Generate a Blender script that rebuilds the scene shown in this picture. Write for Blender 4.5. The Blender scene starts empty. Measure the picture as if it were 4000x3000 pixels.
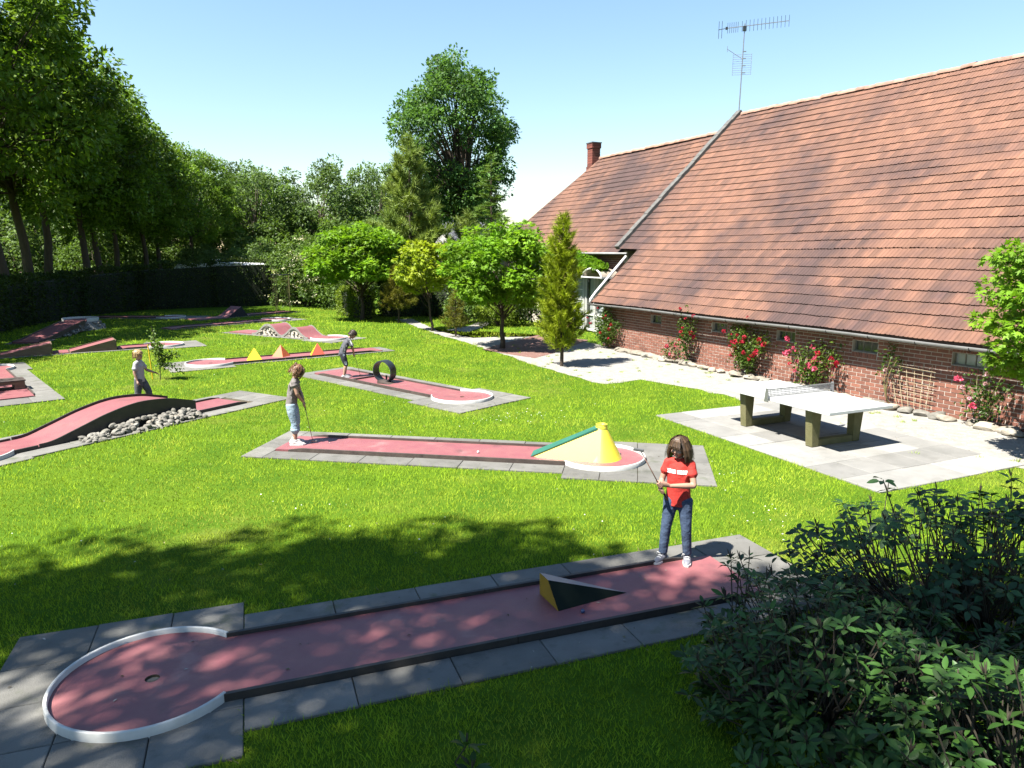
import bpy, bmesh, math, random
import numpy as np
from mathutils import Vector, Matrix, Euler

# ------------------------------------------------------------------ camera, sky, sun, exposure
scene = bpy.context.scene
col = scene.collection
PI = math.pi

cam_data = bpy.data.cameras.new("camera")
cam_data.lens = 25.04
cam_data.sensor_width = 36.0
cam_data.clip_start = 0.05
cam_data.clip_end = 2000.0
camera = bpy.data.objects.new("camera", cam_data)
camera.location = (0.0, 0.0, 3.37)
camera.rotation_euler = (math.radians(90.0 - 10.43), 0.0, 0.0)
col.objects.link(camera)
scene.camera = camera

SUN_DIR = Vector((0.49, 0.33, -1.0)).normalized()          # the way the light travels
SUN_ELEV = math.asin(-SUN_DIR.z)
SUN_AZ = math.atan2(-SUN_DIR.x, -SUN_DIR.y)

world = bpy.data.worlds.new("World")
scene.world = world
world.use_nodes = True
wn = world.node_tree
wn.nodes.clear()
sky_tex = wn.nodes.new("ShaderNodeTexSky")
sky_tex.sky_type = 'NISHITA'
sky_tex.sun_disc = False
sky_tex.sun_elevation = SUN_ELEV
sky_tex.sun_rotation = SUN_AZ
sky_tex.air_density = 1.5
sky_tex.dust_density = 0.0
sky_tex.ozone_density = 5.0
sky_bg = wn.nodes.new("ShaderNodeBackground")
sky_bg.inputs["Strength"].default_value = 0.05
sky_out = wn.nodes.new("ShaderNodeOutputWorld")
wn.links.new(sky_tex.outputs[0], sky_bg.inputs[0])
wn.links.new(sky_bg.outputs[0], sky_out.inputs[0])

sun_data = bpy.data.lights.new("sun", 'SUN')
sun_data.energy = 5.0
sun_data.angle = math.radians(0.53)
sun_data.color = (1.0, 0.955, 0.87)
sun = bpy.data.objects.new("sun", sun_data)
sun.rotation_euler = SUN_DIR.to_track_quat('-Z', 'Y').to_euler()
sun.location = (-20, -14, 40)
col.objects.link(sun)

scene.view_settings.view_transform = 'Standard'
scene.view_settings.look = 'None'
scene.view_settings.exposure = 2.1
scene.view_settings.gamma = 1.0
scene.cycles.max_bounces = 5
scene.cycles.diffuse_bounces = 2
scene.cycles.glossy_bounces = 2
scene.cycles.transmission_bounces = 4
scene.cycles.transparent_max_bounces = 6
scene.cycles.caustics_reflective = False
scene.cycles.caustics_refractive = False

rnd = random.Random(7)

# ------------------------------------------------------------------ materials
MATS = {}
ALBEDO = 0.68          # all colours below are scaled to real-world reflectances for this exposure


def srgb(r, g, b):
    def f(c):
        c /= 255.0
        return c / 12.92 if c <= 0.04045 else ((c + 0.055) / 1.055) ** 2.4
    return (f(r), f(g), f(b), 1.0)


def mat(name, color, rough=0.7, color2=None, scale=6.0, detail=4.0, tone=0.0, bump=0.0, bump_scale=40.0,
        spots=None, spot_scale=3.0, spot_range=(0.55, 0.7), metallic=0.0, spec=0.5, translucent=0.0, trans_color=None,
        up_normal=0.0, coat=0.0, stretch=None, marks=None, mark_scale=20.0, mark_range=(0.66, 0.72)):
    """Principled material: two colours mixed by world noise, an optional third colour in patches,
    per-face 'tone' brightness, noise bump and an optional translucent share (leaves)."""
    color, color2, spots, marks = [tuple(c * ALBEDO for c in q[:3]) if q else None for q in (color, color2, spots, marks)]
    m = bpy.data.materials.new(name)
    m.use_nodes = True
    nt = m.node_tree
    N, L = nt.nodes, nt.links
    bs = N["Principled BSDF"]
    bs.inputs["Roughness"].default_value = rough
    bs.inputs["Metallic"].default_value = metallic
    bs.inputs["Specular IOR Level"].default_value = spec
    if coat:
        bs.inputs["Coat Weight"].default_value = coat
        bs.inputs["Coat Roughness"].default_value = 0.4
    geo = N.new("ShaderNodeNewGeometry")
    vec = geo.outputs["Position"]
    if stretch:
        mp = N.new("ShaderNodeMapping")
        mp.inputs["Rotation"].default_value = stretch[1]
        mp.inputs["Scale"].default_value = stretch[0]
        L.new(vec, mp.inputs["Vector"])
        vec = mp.outputs[0]
    out = None
    rgb = N.new("ShaderNodeRGB")
    rgb.outputs[0].default_value = (*color[:3], 1)
    out = rgb.outputs[0]
    if color2:
        nz = N.new("ShaderNodeTexNoise")
        nz.inputs["Scale"].default_value = scale
        nz.inputs["Detail"].default_value = detail
        nz.inputs["Roughness"].default_value = 0.6
        L.new(vec, nz.inputs["Vector"])
        rp = N.new("ShaderNodeMapRange")
        rp.inputs[1].default_value = 0.32
        rp.inputs[2].default_value = 0.68
        L.new(nz.outputs[0], rp.inputs[0])
        mx = N.new("ShaderNodeMix")
        mx.data_type = 'RGBA'
        L.new(rp.outputs[0], mx.inputs[0])
        L.new(out, mx.inputs[6])
        mx.inputs[7].default_value = (*color2[:3], 1)
        out = mx.outputs[2]
    for spots, spot_scale, spot_range in ((spots, spot_scale, spot_range), (marks, mark_scale, mark_range)):
        if not spots:
            continue
        nz = N.new("ShaderNodeTexNoise")
        nz.inputs["Scale"].default_value = spot_scale
        nz.inputs["Detail"].default_value = 5.0
        nz.inputs["Roughness"].default_value = 0.65
        L.new(vec, nz.inputs["Vector"])
        rp = N.new("ShaderNodeMapRange")
        rp.inputs[1].default_value = spot_range[0]
        rp.inputs[2].default_value = spot_range[1]
        L.new(nz.outputs[0], rp.inputs[0])
        mx = N.new("ShaderNodeMix")
        mx.data_type = 'RGBA'
        L.new(rp.outputs[0], mx.inputs[0])
        L.new(out, mx.inputs[6])
        mx.inputs[7].default_value = (*spots[:3], 1)
        out = mx.outputs[2]
    if tone:
        at = N.new("ShaderNodeAttribute")
        at.attribute_name = "tone"
        mr = N.new("ShaderNodeMapRange")
        mr.inputs[3].default_value = 1.0 - tone
        mr.inputs[4].default_value = 1.0 + tone
        L.new(at.outputs["Fac"], mr.inputs[0])
        mm = N.new("ShaderNodeVectorMath")
        mm.operation = 'SCALE'
        L.new(out, mm.inputs[0])
        L.new(mr.outputs[0], mm.inputs["Scale"])
        out = mm.outputs[0]
    L.new(out, bs.inputs["Base Color"])
    if bump:
        nb = N.new("ShaderNodeTexNoise")
        nb.inputs["Scale"].default_value = bump_scale
        nb.inputs["Detail"].default_value = 4.0
        L.new(vec, nb.inputs["Vector"])
        bp = N.new("ShaderNodeBump")
        bp.inputs["Strength"].default_value = bump
        bp.inputs["Distance"].default_value = 0.02
        L.new(nb.outputs[0], bp.inputs["Height"])
        L.new(bp.outputs[0], bs.inputs["Normal"])
    nrm = None
    if up_normal:
        v1 = N.new("ShaderNodeVectorMath")
        v1.operation = 'SCALE'
        v1.inputs["Scale"].default_value = 1.0 - up_normal
        L.new(geo.outputs["Normal"], v1.inputs[0])
        v2 = N.new("ShaderNodeVectorMath")
        v2.operation = 'ADD'
        L.new(v1.outputs[0], v2.inputs[0])
        v2.inputs[1].default_value = (0, 0, up_normal)
        v3 = N.new("ShaderNodeVectorMath")
        v3.operation = 'NORMALIZE'
        L.new(v2.outputs[0], v3.inputs[0])
        nrm = v3.outputs[0]
        L.new(nrm, bs.inputs["Normal"])
    if translucent:
        tr = N.new("ShaderNodeBsdfTranslucent")
        if trans_color:
            mm = N.new("ShaderNodeVectorMath")
            mm.operation = 'MULTIPLY'
            L.new(out, mm.inputs[0])
            mm.inputs[1].default_value = trans_color
            L.new(mm.outputs[0], tr.inputs[0])
        else:
            L.new(out, tr.inputs[0])
        ms = N.new("ShaderNodeMixShader")
        ms.inputs[0].default_value = translucent
        L.new(bs.outputs[0], ms.inputs[1])
        L.new(tr.outputs[0], ms.inputs[2])
        L.new(ms.outputs[0], N["Material Output"].inputs[0])
    MATS[name] = m
    return m


def leafmat(name, c1, c2, tone=0.35, translucent=0.35, rough=0.5, up=0.0, scale=0.8, spec=0.18, **kw):
    return mat(name, c1, rough, c2, scale=scale, detail=2.0, tone=tone, translucent=translucent,
               trans_color=(1.5, 1.55, 0.7), up_normal=up, spec=spec, **kw)


mat("lawn_soil", (0.05, 0.11, 0.008), 0.95, (0.085, 0.15, 0.01), spec=0.05, scale=0.9, spots=(0.15, 0.155, 0.035), spot_scale=0.45,
    spot_range=(0.56, 0.8), bump=0.9, bump_scale=26)
leafmat("grass_blade", (0.2, 0.325, 0.016), (0.275, 0.365, 0.026), tone=0.45, translucent=0.3, rough=0.8, spec=0.06, up=0.55, scale=0.7,
        spots=(0.33, 0.34, 0.06), spot_scale=0.42, spot_range=(0.5, 0.78), marks=(0.075, 0.16, 0.012), mark_scale=1.1, mark_range=(0.56, 0.72))
mat("dry_grass", (0.23, 0.17, 0.075), 0.9, (0.13, 0.14, 0.04), scale=5, tone=0.3, up_normal=0.5)
mat("daisy_white", (0.8, 0.8, 0.75), 0.7, up_normal=0.5)
mat("gravel", (0.33, 0.315, 0.285), 0.9, (0.23, 0.215, 0.19), scale=5, spots=(0.16, 0.13, 0.09), spot_scale=55,
    spot_range=(0.6, 0.72), bump=0.7, bump_scale=70)
mat("pebble", (0.42, 0.395, 0.36), 0.85, (0.3, 0.27, 0.23), scale=30, tone=0.4)
mat("red_paving", (0.2, 0.095, 0.075), 0.85, (0.26, 0.14, 0.11), scale=7, tone=0.25, bump=0.3)
mat("slab", (0.12, 0.116, 0.103), 0.85, (0.165, 0.16, 0.146), scale=2.3, tone=0.22, marks=(0.06, 0.075, 0.035), mark_scale=2.1, mark_range=(0.58, 0.75), spots=(0.08, 0.08, 0.068), spot_scale=5,
    spot_range=(0.55, 0.75), bump=0.35, bump_scale=90)
mat("pale_slab", (0.2, 0.196, 0.182), 0.85, (0.26, 0.252, 0.235), scale=2.0, tone=0.25, spots=(0.17, 0.165, 0.15), spot_scale=2.2,
    spot_range=(0.55, 0.75), bump=0.25, bump_scale=80)
mat("lane_red", (0.24, 0.075, 0.085), 0.5, (0.265, 0.1, 0.1), scale=3.2, spots=(0.36, 0.2, 0.19), spot_scale=1.6,
    spot_range=(0.6, 0.85), bump=0.25, bump_scale=160, marks=(0.13, 0.055, 0.058), mark_scale=2.6, mark_range=(0.57, 0.8))
mat("rail_dark", (0.016, 0.015, 0.015), 0.6, (0.032, 0.027, 0.024), scale=7, bump=0.15)
mat("rail_brown", (0.045, 0.032, 0.027), 0.6, (0.085, 0.062, 0.05), scale=7, bump=0.15)
mat("rim_white", (0.62, 0.62, 0.6), 0.5, (0.5, 0.5, 0.47), scale=6, spots=(0.2, 0.17, 0.12), spot_scale=9, spot_range=(0.68, 0.8))
mat("soil", (0.05, 0.036, 0.02), 0.95, (0.09, 0.07, 0.03), scale=40)
mat("stone", (0.25, 0.235, 0.205), 0.85, (0.13, 0.122, 0.1), scale=9, tone=0.3, spots=(0.045, 0.045, 0.03), spot_scale=14,
    spot_range=(0.6, 0.75), bump=0.4, bump_scale=50)
mat("pale_stone", (0.33, 0.295, 0.24), 0.85, (0.2, 0.175, 0.135), scale=9, tone=0.3, bump=0.3, bump_scale=50)
mat("cement", (0.27, 0.26, 0.24), 0.9, (0.19, 0.18, 0.16), scale=8, bump=0.3)
mat("plank_tan", (0.2, 0.13, 0.08), 0.75, (0.12, 0.075, 0.045), scale=5, bump=0.2, stretch=((1, 1, 6), (0, 0, 0)))
mat("yellow_paint", (0.72, 0.5, 0.015), 0.5, (0.64, 0.43, 0.012), scale=4, spots=(0.45, 0.3, 0.03), spot_scale=9, spot_range=(0.66, 0.8))
mat("cone_yellow", (0.76, 0.66, 0.03), 0.45, (0.7, 0.58, 0.02), scale=3, spec=1.0, coat=0.6, marks=(0.45, 0.36, 0.06), mark_scale=11, mark_range=(0.68, 0.78))
mat("cone_green", (0.02, 0.12, 0.085), 0.5, (0.03, 0.15, 0.1), scale=5)
mat("orange_paint", (0.55, 0.13, 0.035), 0.5, (0.5, 0.11, 0.03), scale=4)
mat("red_paint", (0.52, 0.065, 0.025), 0.5, (0.46, 0.055, 0.02), scale=4)
mat("shaded_green_paint", (0.007, 0.014, 0.01), 0.8, (0.012, 0.02, 0.015), scale=5, spec=0.12)  # dark green paint, made darker still to carry shade on the wedge side
mat("grey_blue_paint", (0.17, 0.2, 0.24), 0.45, (0.22, 0.25, 0.28), scale=6)
mat("ochre_paint", (0.42, 0.26, 0.02), 0.55, (0.36, 0.22, 0.02), scale=6)
mat("black_rubber", (0.016, 0.02, 0.026), 0.38, (0.03, 0.036, 0.042), scale=8, bump=0.1)
mat("dark_steel", (0.05, 0.05, 0.055), 0.4, metallic=0.6)
mat("grey_steel", (0.4, 0.4, 0.42), 0.35, (0.3, 0.3, 0.31), scale=9, metallic=0.7)
mat("zinc", (0.3, 0.3, 0.295), 0.55, (0.22, 0.22, 0.215), scale=3, metallic=0.2)
mat("white_paint", (0.72, 0.72, 0.7), 0.5, (0.62, 0.62, 0.6), scale=5)
mat("table_white", (0.66, 0.67, 0.66), 0.6, (0.58, 0.59, 0.58), scale=2.5, bump=0.1, bump_scale=120)
mat("table_leg", (0.125, 0.118, 0.042), 0.85, (0.17, 0.158, 0.07), scale=6, spots=(0.12, 0.12, 0.045), spot_scale=8, bump=0.35)
mat("mortar", (0.6, 0.54, 0.47), 0.95, (0.5, 0.44, 0.38), scale=12, bump=0.3)
mat("brick", (0.25, 0.1, 0.064), 0.85, (0.2, 0.075, 0.05), scale=9, tone=0.3, spots=(0.44, 0.35, 0.29), spot_scale=1.1,
    spot_range=(0.66, 0.84), bump=0.4, bump_scale=70)
mat("roof_tile", (0.19, 0.088, 0.052), 0.85, (0.145, 0.066, 0.042), scale=3.0, tone=0.24, spots=(0.062, 0.031, 0.027), spot_scale=0.3,
    spot_range=(0.43, 0.6), bump=0.3, bump_scale=60, marks=(0.36, 0.31, 0.26), mark_scale=26, mark_range=(0.7, 0.76), stretch=((1.0, 1.0, 0.55), (0, 0, 0)))
mat("ridge_tile", (0.27, 0.13, 0.085), 0.8, (0.34, 0.21, 0.16), scale=5, tone=0.25, bump=0.2)
mat("coping", (0.085, 0.083, 0.08), 0.9, (0.14, 0.135, 0.125), scale=5, spots=(0.04, 0.042, 0.035), spot_scale=7, bump=0.5)
mat("chimney_brick", (0.22, 0.06, 0.04), 0.85, (0.17, 0.05, 0.035), scale=8, tone=0.3)
mat("window_glass", (0.03, 0.035, 0.035), 0.08, (0.06, 0.065, 0.06), scale=4, spec=0.8)
mat("curtain_glass", (0.4, 0.42, 0.42), 0.12, (0.3, 0.32, 0.33), scale=3, spec=0.8)
mat("old_frame", (0.3, 0.28, 0.24), 0.7, (0.2, 0.19, 0.16), scale=15)
mat("canopy", (0.5, 0.43, 0.36), 0.4, translucent=0.3)
mat("timber_dark", (0.06, 0.03, 0.02), 0.7, (0.09, 0.045, 0.03), scale=9)
mat("slate", (0.1, 0.1, 0.11), 0.7, (0.14, 0.14, 0.15), scale=3)
mat("render_white", (0.6, 0.58, 0.54), 0.9)
mat("bark", (0.085, 0.06, 0.04), 0.95, (0.05, 0.037, 0.026), scale=9, bump=0.9, bump_scale=18, stretch=((1, 1, 0.25), (0, 0, 0)))
mat("bark_pale", (0.16, 0.13, 0.085), 0.95, (0.09, 0.07, 0.05), scale=9, bump=0.6, bump_scale=22, stretch=((1, 1, 0.3), (0, 0, 0)))
mat("twig", (0.03, 0.024, 0.015), 0.9, (0.055, 0.042, 0.024), scale=12)
mat("cane", (0.2, 0.2, 0.06), 0.7, (0.14, 0.1, 0.05), scale=10)
mat("trellis_wood", (0.42, 0.34, 0.22), 0.8, (0.32, 0.25, 0.16), scale=10)
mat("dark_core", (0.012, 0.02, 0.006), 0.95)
leafmat("oak_leaf", (0.09, 0.18, 0.018), (0.145, 0.225, 0.024), tone=0.6)
leafmat("oak_leaf_far", (0.1, 0.17, 0.05), (0.13, 0.2, 0.054), tone=0.5)
leafmat("big_oak_leaf", (0.08, 0.17, 0.045), (0.11, 0.21, 0.052), tone=0.55)
leafmat("maple_leaf", (0.15, 0.3, 0.02), (0.2, 0.34, 0.025), tone=0.4, translucent=0.4)
leafmat("maple_leaf_yellow", (0.27, 0.37, 0.024), (0.34, 0.4, 0.028), tone=0.35, translucent=0.4)
leafmat("pine_needle", (0.18, 0.26, 0.06), (0.24, 0.31, 0.06), tone=0.45, translucent=0.2)
leafmat("fir_needle", (0.11, 0.2, 0.035), (0.16, 0.25, 0.04), tone=0.45, translucent=0.2)
leafmat("cypress_needle", (0.22, 0.3, 0.016), (0.3, 0.36, 0.02), tone=0.5, translucent=0.25)
leafmat("spruce_young", (0.15, 0.175, 0.022), (0.2, 0.18, 0.026), tone=0.45, translucent=0.25)
leafmat("hedge_leaf", (0.03, 0.065, 0.012), (0.06, 0.085, 0.014), tone=0.5)
leafmat("elder_leaf", (0.085, 0.155, 0.03), (0.115, 0.18, 0.034), tone=0.4)
leafmat("bush_leaf", (0.13, 0.2, 0.02), (0.17, 0.235, 0.02), tone=0.4)
leafmat("elder_bloom", (0.52, 0.5, 0.3), (0.6, 0.58, 0.42), tone=0.2, translucent=0.2)
leafmat("rose_leaf", (0.045, 0.105, 0.022), (0.09, 0.14, 0.02), tone=0.4, rough=0.4)
leafmat("rose_petal", (0.5, 0.016, 0.04), (0.44, 0.02, 0.05), tone=0.3, translucent=0.25)
leafmat("pink_petal", (0.62, 0.06, 0.13), (0.6, 0.11, 0.19), tone=0.3, translucent=0.25)
leafmat("pale_petal", (0.65, 0.35, 0.42), (0.68, 0.5, 0.52), tone=0.2, translucent=0.25)
leafmat("vine_leaf", (0.13, 0.27, 0.022), (0.17, 0.3, 0.025), tone=0.35)
leafmat("rhododendron_leaf", (0.024, 0.068, 0.014), (0.036, 0.085, 0.014), tone=0.55, translucent=0.15, rough=0.45, spec=0.22)
leafmat("laurel_leaf", (0.022, 0.062, 0.02), (0.032, 0.078, 0.02), tone=0.5, translucent=0.15, rough=0.5, spec=0.25)
mat("skin", (0.43, 0.25, 0.175), 0.55, (0.38, 0.21, 0.145), scale=12)
mat("lip", (0.36, 0.11, 0.09), 0.5)
mat("eye_dark", (0.03, 0.02, 0.015), 0.3)
mat("hair_brown", (0.05, 0.027, 0.014), 0.55, (0.12, 0.068, 0.032), scale=22, tone=0.4, stretch=((1, 1, 0.2), (0, 0, 0)))
mat("hair_auburn", (0.17, 0.075, 0.032), 0.45, (0.29, 0.145, 0.065), scale=22, tone=0.4, stretch=((1, 1, 0.25), (0, 0, 0)))
mat("hair_dark", (0.035, 0.02, 0.013), 0.45, (0.075, 0.042, 0.025), scale=22, tone=0.4)
mat("hair_blond", (0.52, 0.36, 0.17), 0.5, (0.42, 0.26, 0.1), scale=22, tone=0.3, stretch=((1, 1, 0.25), (0, 0, 0)))
mat("shirt_red", (0.5, 0.028, 0.018), 0.85, (0.42, 0.02, 0.013), scale=9, bump=0.8, bump_scale=13)
mat("shirt_taupe", (0.19, 0.165, 0.16), 0.8, (0.15, 0.13, 0.125), scale=9, bump=0.8, bump_scale=13)
mat("shirt_slate", (0.085, 0.085, 0.105), 0.8, (0.07, 0.07, 0.088), scale=9, bump=0.3, bump_scale=22)
mat("shirt_pale", (0.42, 0.41, 0.43), 0.8, (0.36, 0.35, 0.38), scale=9, bump=0.3, bump_scale=22)
mat("print_white", (0.8, 0.8, 0.78), 0.7)
mat("denim_blue", (0.022, 0.042, 0.09), 0.9, (0.05, 0.082, 0.145), scale=9, bump=0.8, bump_scale=18)
mat("denim_pale", (0.22, 0.31, 0.4), 0.85, (0.34, 0.42, 0.5), scale=10, bump=0.9, bump_scale=18)
mat("shorts_navy", (0.018, 0.02, 0.035), 0.8, (0.03, 0.032, 0.05), scale=9, bump=0.3, bump_scale=30)
mat("shorts_stripe", (0.4, 0.5, 0.62), 0.8, (0.6, 0.66, 0.7), scale=25)
mat("pants_grey", (0.055, 0.055, 0.065), 0.8, (0.1, 0.1, 0.115), scale=10, bump=0.4, bump_scale=30)
mat("shoe_silver", (0.22, 0.22, 0.25), 0.45, (0.14, 0.14, 0.17), scale=30)
mat("shoe_white", (0.66, 0.64, 0.62), 0.6, (0.4, 0.38, 0.37), scale=28)
mat("shoe_grey", (0.33, 0.33, 0.34), 0.7, (0.25, 0.25, 0.26), scale=28)
mat("sole_white", (0.72, 0.72, 0.7), 0.6)
mat("club_shaft", (0.33, 0.2, 0.16), 0.35, (0.25, 0.14, 0.11), scale=9, metallic=0.4)
mat("club_head", (0.2, 0.2, 0.2), 0.4, metallic=0.6)
mat("ball_blue", (0.03, 0.06, 0.16), 0.35)
mat("ball_white", (0.75, 0.75, 0.72), 0.4)


# ------------------------------------------------------------------ mesh helpers
def link(name, mesh, parent=None, loc=None, rotz=None):
    o = bpy.data.objects.new(name, mesh)
    col.objects.link(o)
    if parent is not None:
        o.parent = parent
    if loc is not None:
        o.location = loc
    if rotz is not None:
        o.rotation_euler = (0, 0, rotz)
    return o


def tag(o, label=None, cat=None, group=None, kind=None):
    if label:
        o["label"] = label
    if cat:
        o["category"] = cat
    if group:
        o["group"] = group
    if kind:
        o["kind"] = kind
    return o


def empty(name, loc, rotz=0.0, label=None, cat=None, group=None):
    o = bpy.data.objects.new(name, None)
    o.empty_display_size = 0.2
    col.objects.link(o)
    o.location = loc
    o.rotation_euler = (0, 0, rotz)
    return tag(o, label, cat, group)


def copy_tree(o, parent=None):
    c = o.copy()
    col.objects.link(c)
    if parent is not None:
        c.parent = parent
    for ch in list(o.children):
        copy_tree(ch, c)
    return c


def np_mesh(name, V, F, material, tones=None, smooth=False, mat_idx=None):
    """V (n,3), F (m,k) all faces with k corners."""
    V = np.asarray(V, dtype=np.float32).reshape(-1, 3)
    F = np.asarray(F, dtype=np.int32)
    m = bpy.data.meshes.new(name)
    k = F.shape[1]
    m.vertices.add(len(V))
    m.vertices.foreach_set("co", V.ravel())
    m.loops.add(F.size)
    m.loops.foreach_set("vertex_index", F.ravel())
    m.polygons.add(len(F))
    m.polygons.foreach_set("loop_start", np.arange(0, F.size, k, dtype=np.int32))
    m.polygons.foreach_set("loop_total", np.full(len(F), k, dtype=np.int32))
    m.polygons.foreach_set("use_smooth", np.full(len(F), bool(smooth)))
    for mm in (material if isinstance(material, (list, tuple)) else [material]):
        m.materials.append(MATS[mm])
    if mat_idx is not None:
        m.polygons.foreach_set("material_index", np.asarray(mat_idx, dtype=np.int32))
    if tones is not None:
        a = m.attributes.new("tone", 'FLOAT', 'FACE')
        a.data.foreach_set("value", np.asarray(tones, dtype=np.float32))
    m.update(calc_edges=True)
    return m


class MB:
    """collects polygons; build() links them as one mesh object"""

    def __init__(self):
        self.v, self.f, self.m, self.t = [], [], [], []
        self.mat = 0
        self.tone = 0.5

    def add(self, verts, faces):
        b = len(self.v)
        self.v.extend([tuple(p) for p in verts])
        for f in faces:
            self.f.append(tuple(b + i for i in f))
            self.m.append(self.mat)
            self.t.append(self.tone)

    def box(self, c, s, rz=0.0, M=None):
        x, y, z = s[0] / 2, s[1] / 2, s[2] / 2
        P = [Vector((sx * x, sy * y, sz * z)) for sz in (-1, 1) for sx, sy in ((-1, -1), (1, -1), (1, 1), (-1, 1))]
        R = M if M is not None else Matrix.Rotation(rz, 3, 'Z')
        P = [R @ p + Vector(c) for p in P]
        self.add(P, [(3, 2, 1, 0), (4, 5, 6, 7), (0, 1, 5, 4), (1, 2, 6, 5), (2, 3, 7, 6), (3, 0, 4, 7)])

    def bar(self, a, b, w, h=None):
        a, b = Vector(a), Vector(b)
        h = h or w
        d = (b - a)
        L = d.length
        M = d.to_track_quat('X', 'Z').to_matrix()
        self.box((a + b) / 2, (L, w, h), M=M)

    def prism(self, poly, z0, z1):
        n = len(poly)
        P = [(p[0], p[1], z0) for p in poly] + [(p[0], p[1], z1) for p in poly]
        F = [tuple(range(n - 1, -1, -1)), tuple(range(n, 2 * n))]
        F += [(i, (i + 1) % n, n + (i + 1) % n, n + i) for i in range(n)]
        self.add(P, F)

    def tube(self, path, radii, sides=8, caps=True, flat=1.0, side=None):
        path = [Vector(p) for p in path]
        n = len(path)
        if not hasattr(radii, '__len__'):
            radii = [radii] * n
        rings = []
        prev = None
        for i in range(n):
            t = (path[min(i + 1, n - 1)] - path[max(i - 1, 0)])
            if t.length < 1e-9:
                t = Vector((0, 0, 1))
            t.normalize()
            if side is not None:
                x = Vector(side)
            elif prev is not None:
                x = prev
            else:
                x = Vector((1, 0, 0)) if abs(t.x) < 0.9 else Vector((0, 1, 0))
            x = x - t * x.dot(t)
            if x.length < 1e-6:
                x = t.orthogonal()
            x.normalize()
            prev = x
            y = t.cross(x)
            rings.append([path[i] + (x * math.cos(k * 2 * PI / sides) + y * math.sin(k * 2 * PI / sides) * flat) * radii[i]
                          for k in range(sides)])
        V = [p for r in rings for p in r]
        F = []
        for i in range(n - 1):
            for k in range(sides):
                a, b = i * sides + k, i * sides + (k + 1) % sides
                F.append((a, b, b + sides, a + sides))
        if caps:
            F.append(tuple(range(sides - 1, -1, -1)))
            F.append(tuple((n - 1) * sides + k for k in range(sides)))
        self.add(V, F)

    def ball(self, c, r, seg=10, ring=7, M=None):
        r = (r, r, r) if not hasattr(r, '__len__') else r
        V = []
        for i in range(1, ring):
            th = PI * i / ring
            for k in range(seg):
                ph = 2 * PI * k / seg
                V.append(Vector((r[0] * math.sin(th) * math.cos(ph), r[1] * math.sin(th) * math.sin(ph), r[2] * math.cos(th))))
        V.append(Vector((0, 0, r[2])))
        V.append(Vector((0, 0, -r[2])))
        if M is not None:
            V = [M @ p for p in V]
        V = [p + Vector(c) for p in V]
        F = []
        for i in range(ring - 2):
            for k in range(seg):
                a, b = i * seg + k, i * seg + (k + 1) % seg
                F.append((a, a + seg, b + seg, b))
        t, bt = len(V) - 2, len(V) - 1
        for k in range(seg):
            F.append((t, k, (k + 1) % seg))
            a = (ring - 2) * seg
            F.append((bt, a + (k + 1) % seg, a + k))
        self.add(V, F)

    def mesh(self, name, mats, smooth=False):
        m = bpy.data.meshes.new(name)
        m.from_pydata(self.v, [], self.f)
        for x in (mats if isinstance(mats, (list, tuple)) else [mats]):
            m.materials.append(MATS[x])
        m.polygons.foreach_set("material_index", np.array(self.m, dtype=np.int32))
        a = m.attributes.new("tone", 'FLOAT', 'FACE')
        a.data.foreach_set("value", np.array(self.t, dtype=np.float32))
        if smooth:
            m.polygons.foreach_set("use_smooth", np.ones(len(self.f), dtype=bool))
        m.update()
        return m

    def build(self, name, mats, parent=None, smooth=False, loc=None, rotz=None):
        return link(name, self.mesh(name, mats, smooth), parent, loc, rotz)


def sharp_smooth(o, angle=40):
    m = o.data
    m.polygons.foreach_set("use_smooth", np.ones(len(m.polygons), dtype=bool))
    m.set_sharp_from_angle(angle=math.radians(angle))
    return o


def remesh_blob(mb, voxel, smooth_it=4, factor=0.5):
    """union of overlapping closed shapes as one continuous surface (voxel remesh), returned as a mesh"""
    m = mb.mesh("blob", [])
    m.materials.clear()
    o = bpy.data.objects.new("blob", m)
    col.objects.link(o)
    r = o.modifiers.new("r", 'REMESH')
    r.mode = 'VOXEL'
    r.voxel_size = voxel
    r.use_smooth_shade = True
    if smooth_it:
        s = o.modifiers.new("s", 'SMOOTH')
        s.iterations = smooth_it
        s.factor = factor
    dg = bpy.context.evaluated_depsgraph_get()
    dg.update()
    out = bpy.data.meshes.new_from_object(o.evaluated_get(dg))
    bpy.data.objects.remove(o)
    return out
# ------------------------------------------------------------------ ground, gravel, paving
BARN_MID = np.array([6.895, 18.995])
BARN_E = np.array([0.44394811, -0.8960525])      # along the barn, towards the camera
BARN_N = np.array([-0.8960525, -0.44394811])     # out of the long wall, into the garden


def barn(s, off, z=0.0):
    p = BARN_MID + BARN_E * s + BARN_N * off
    return (p[0], p[1], z)


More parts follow.
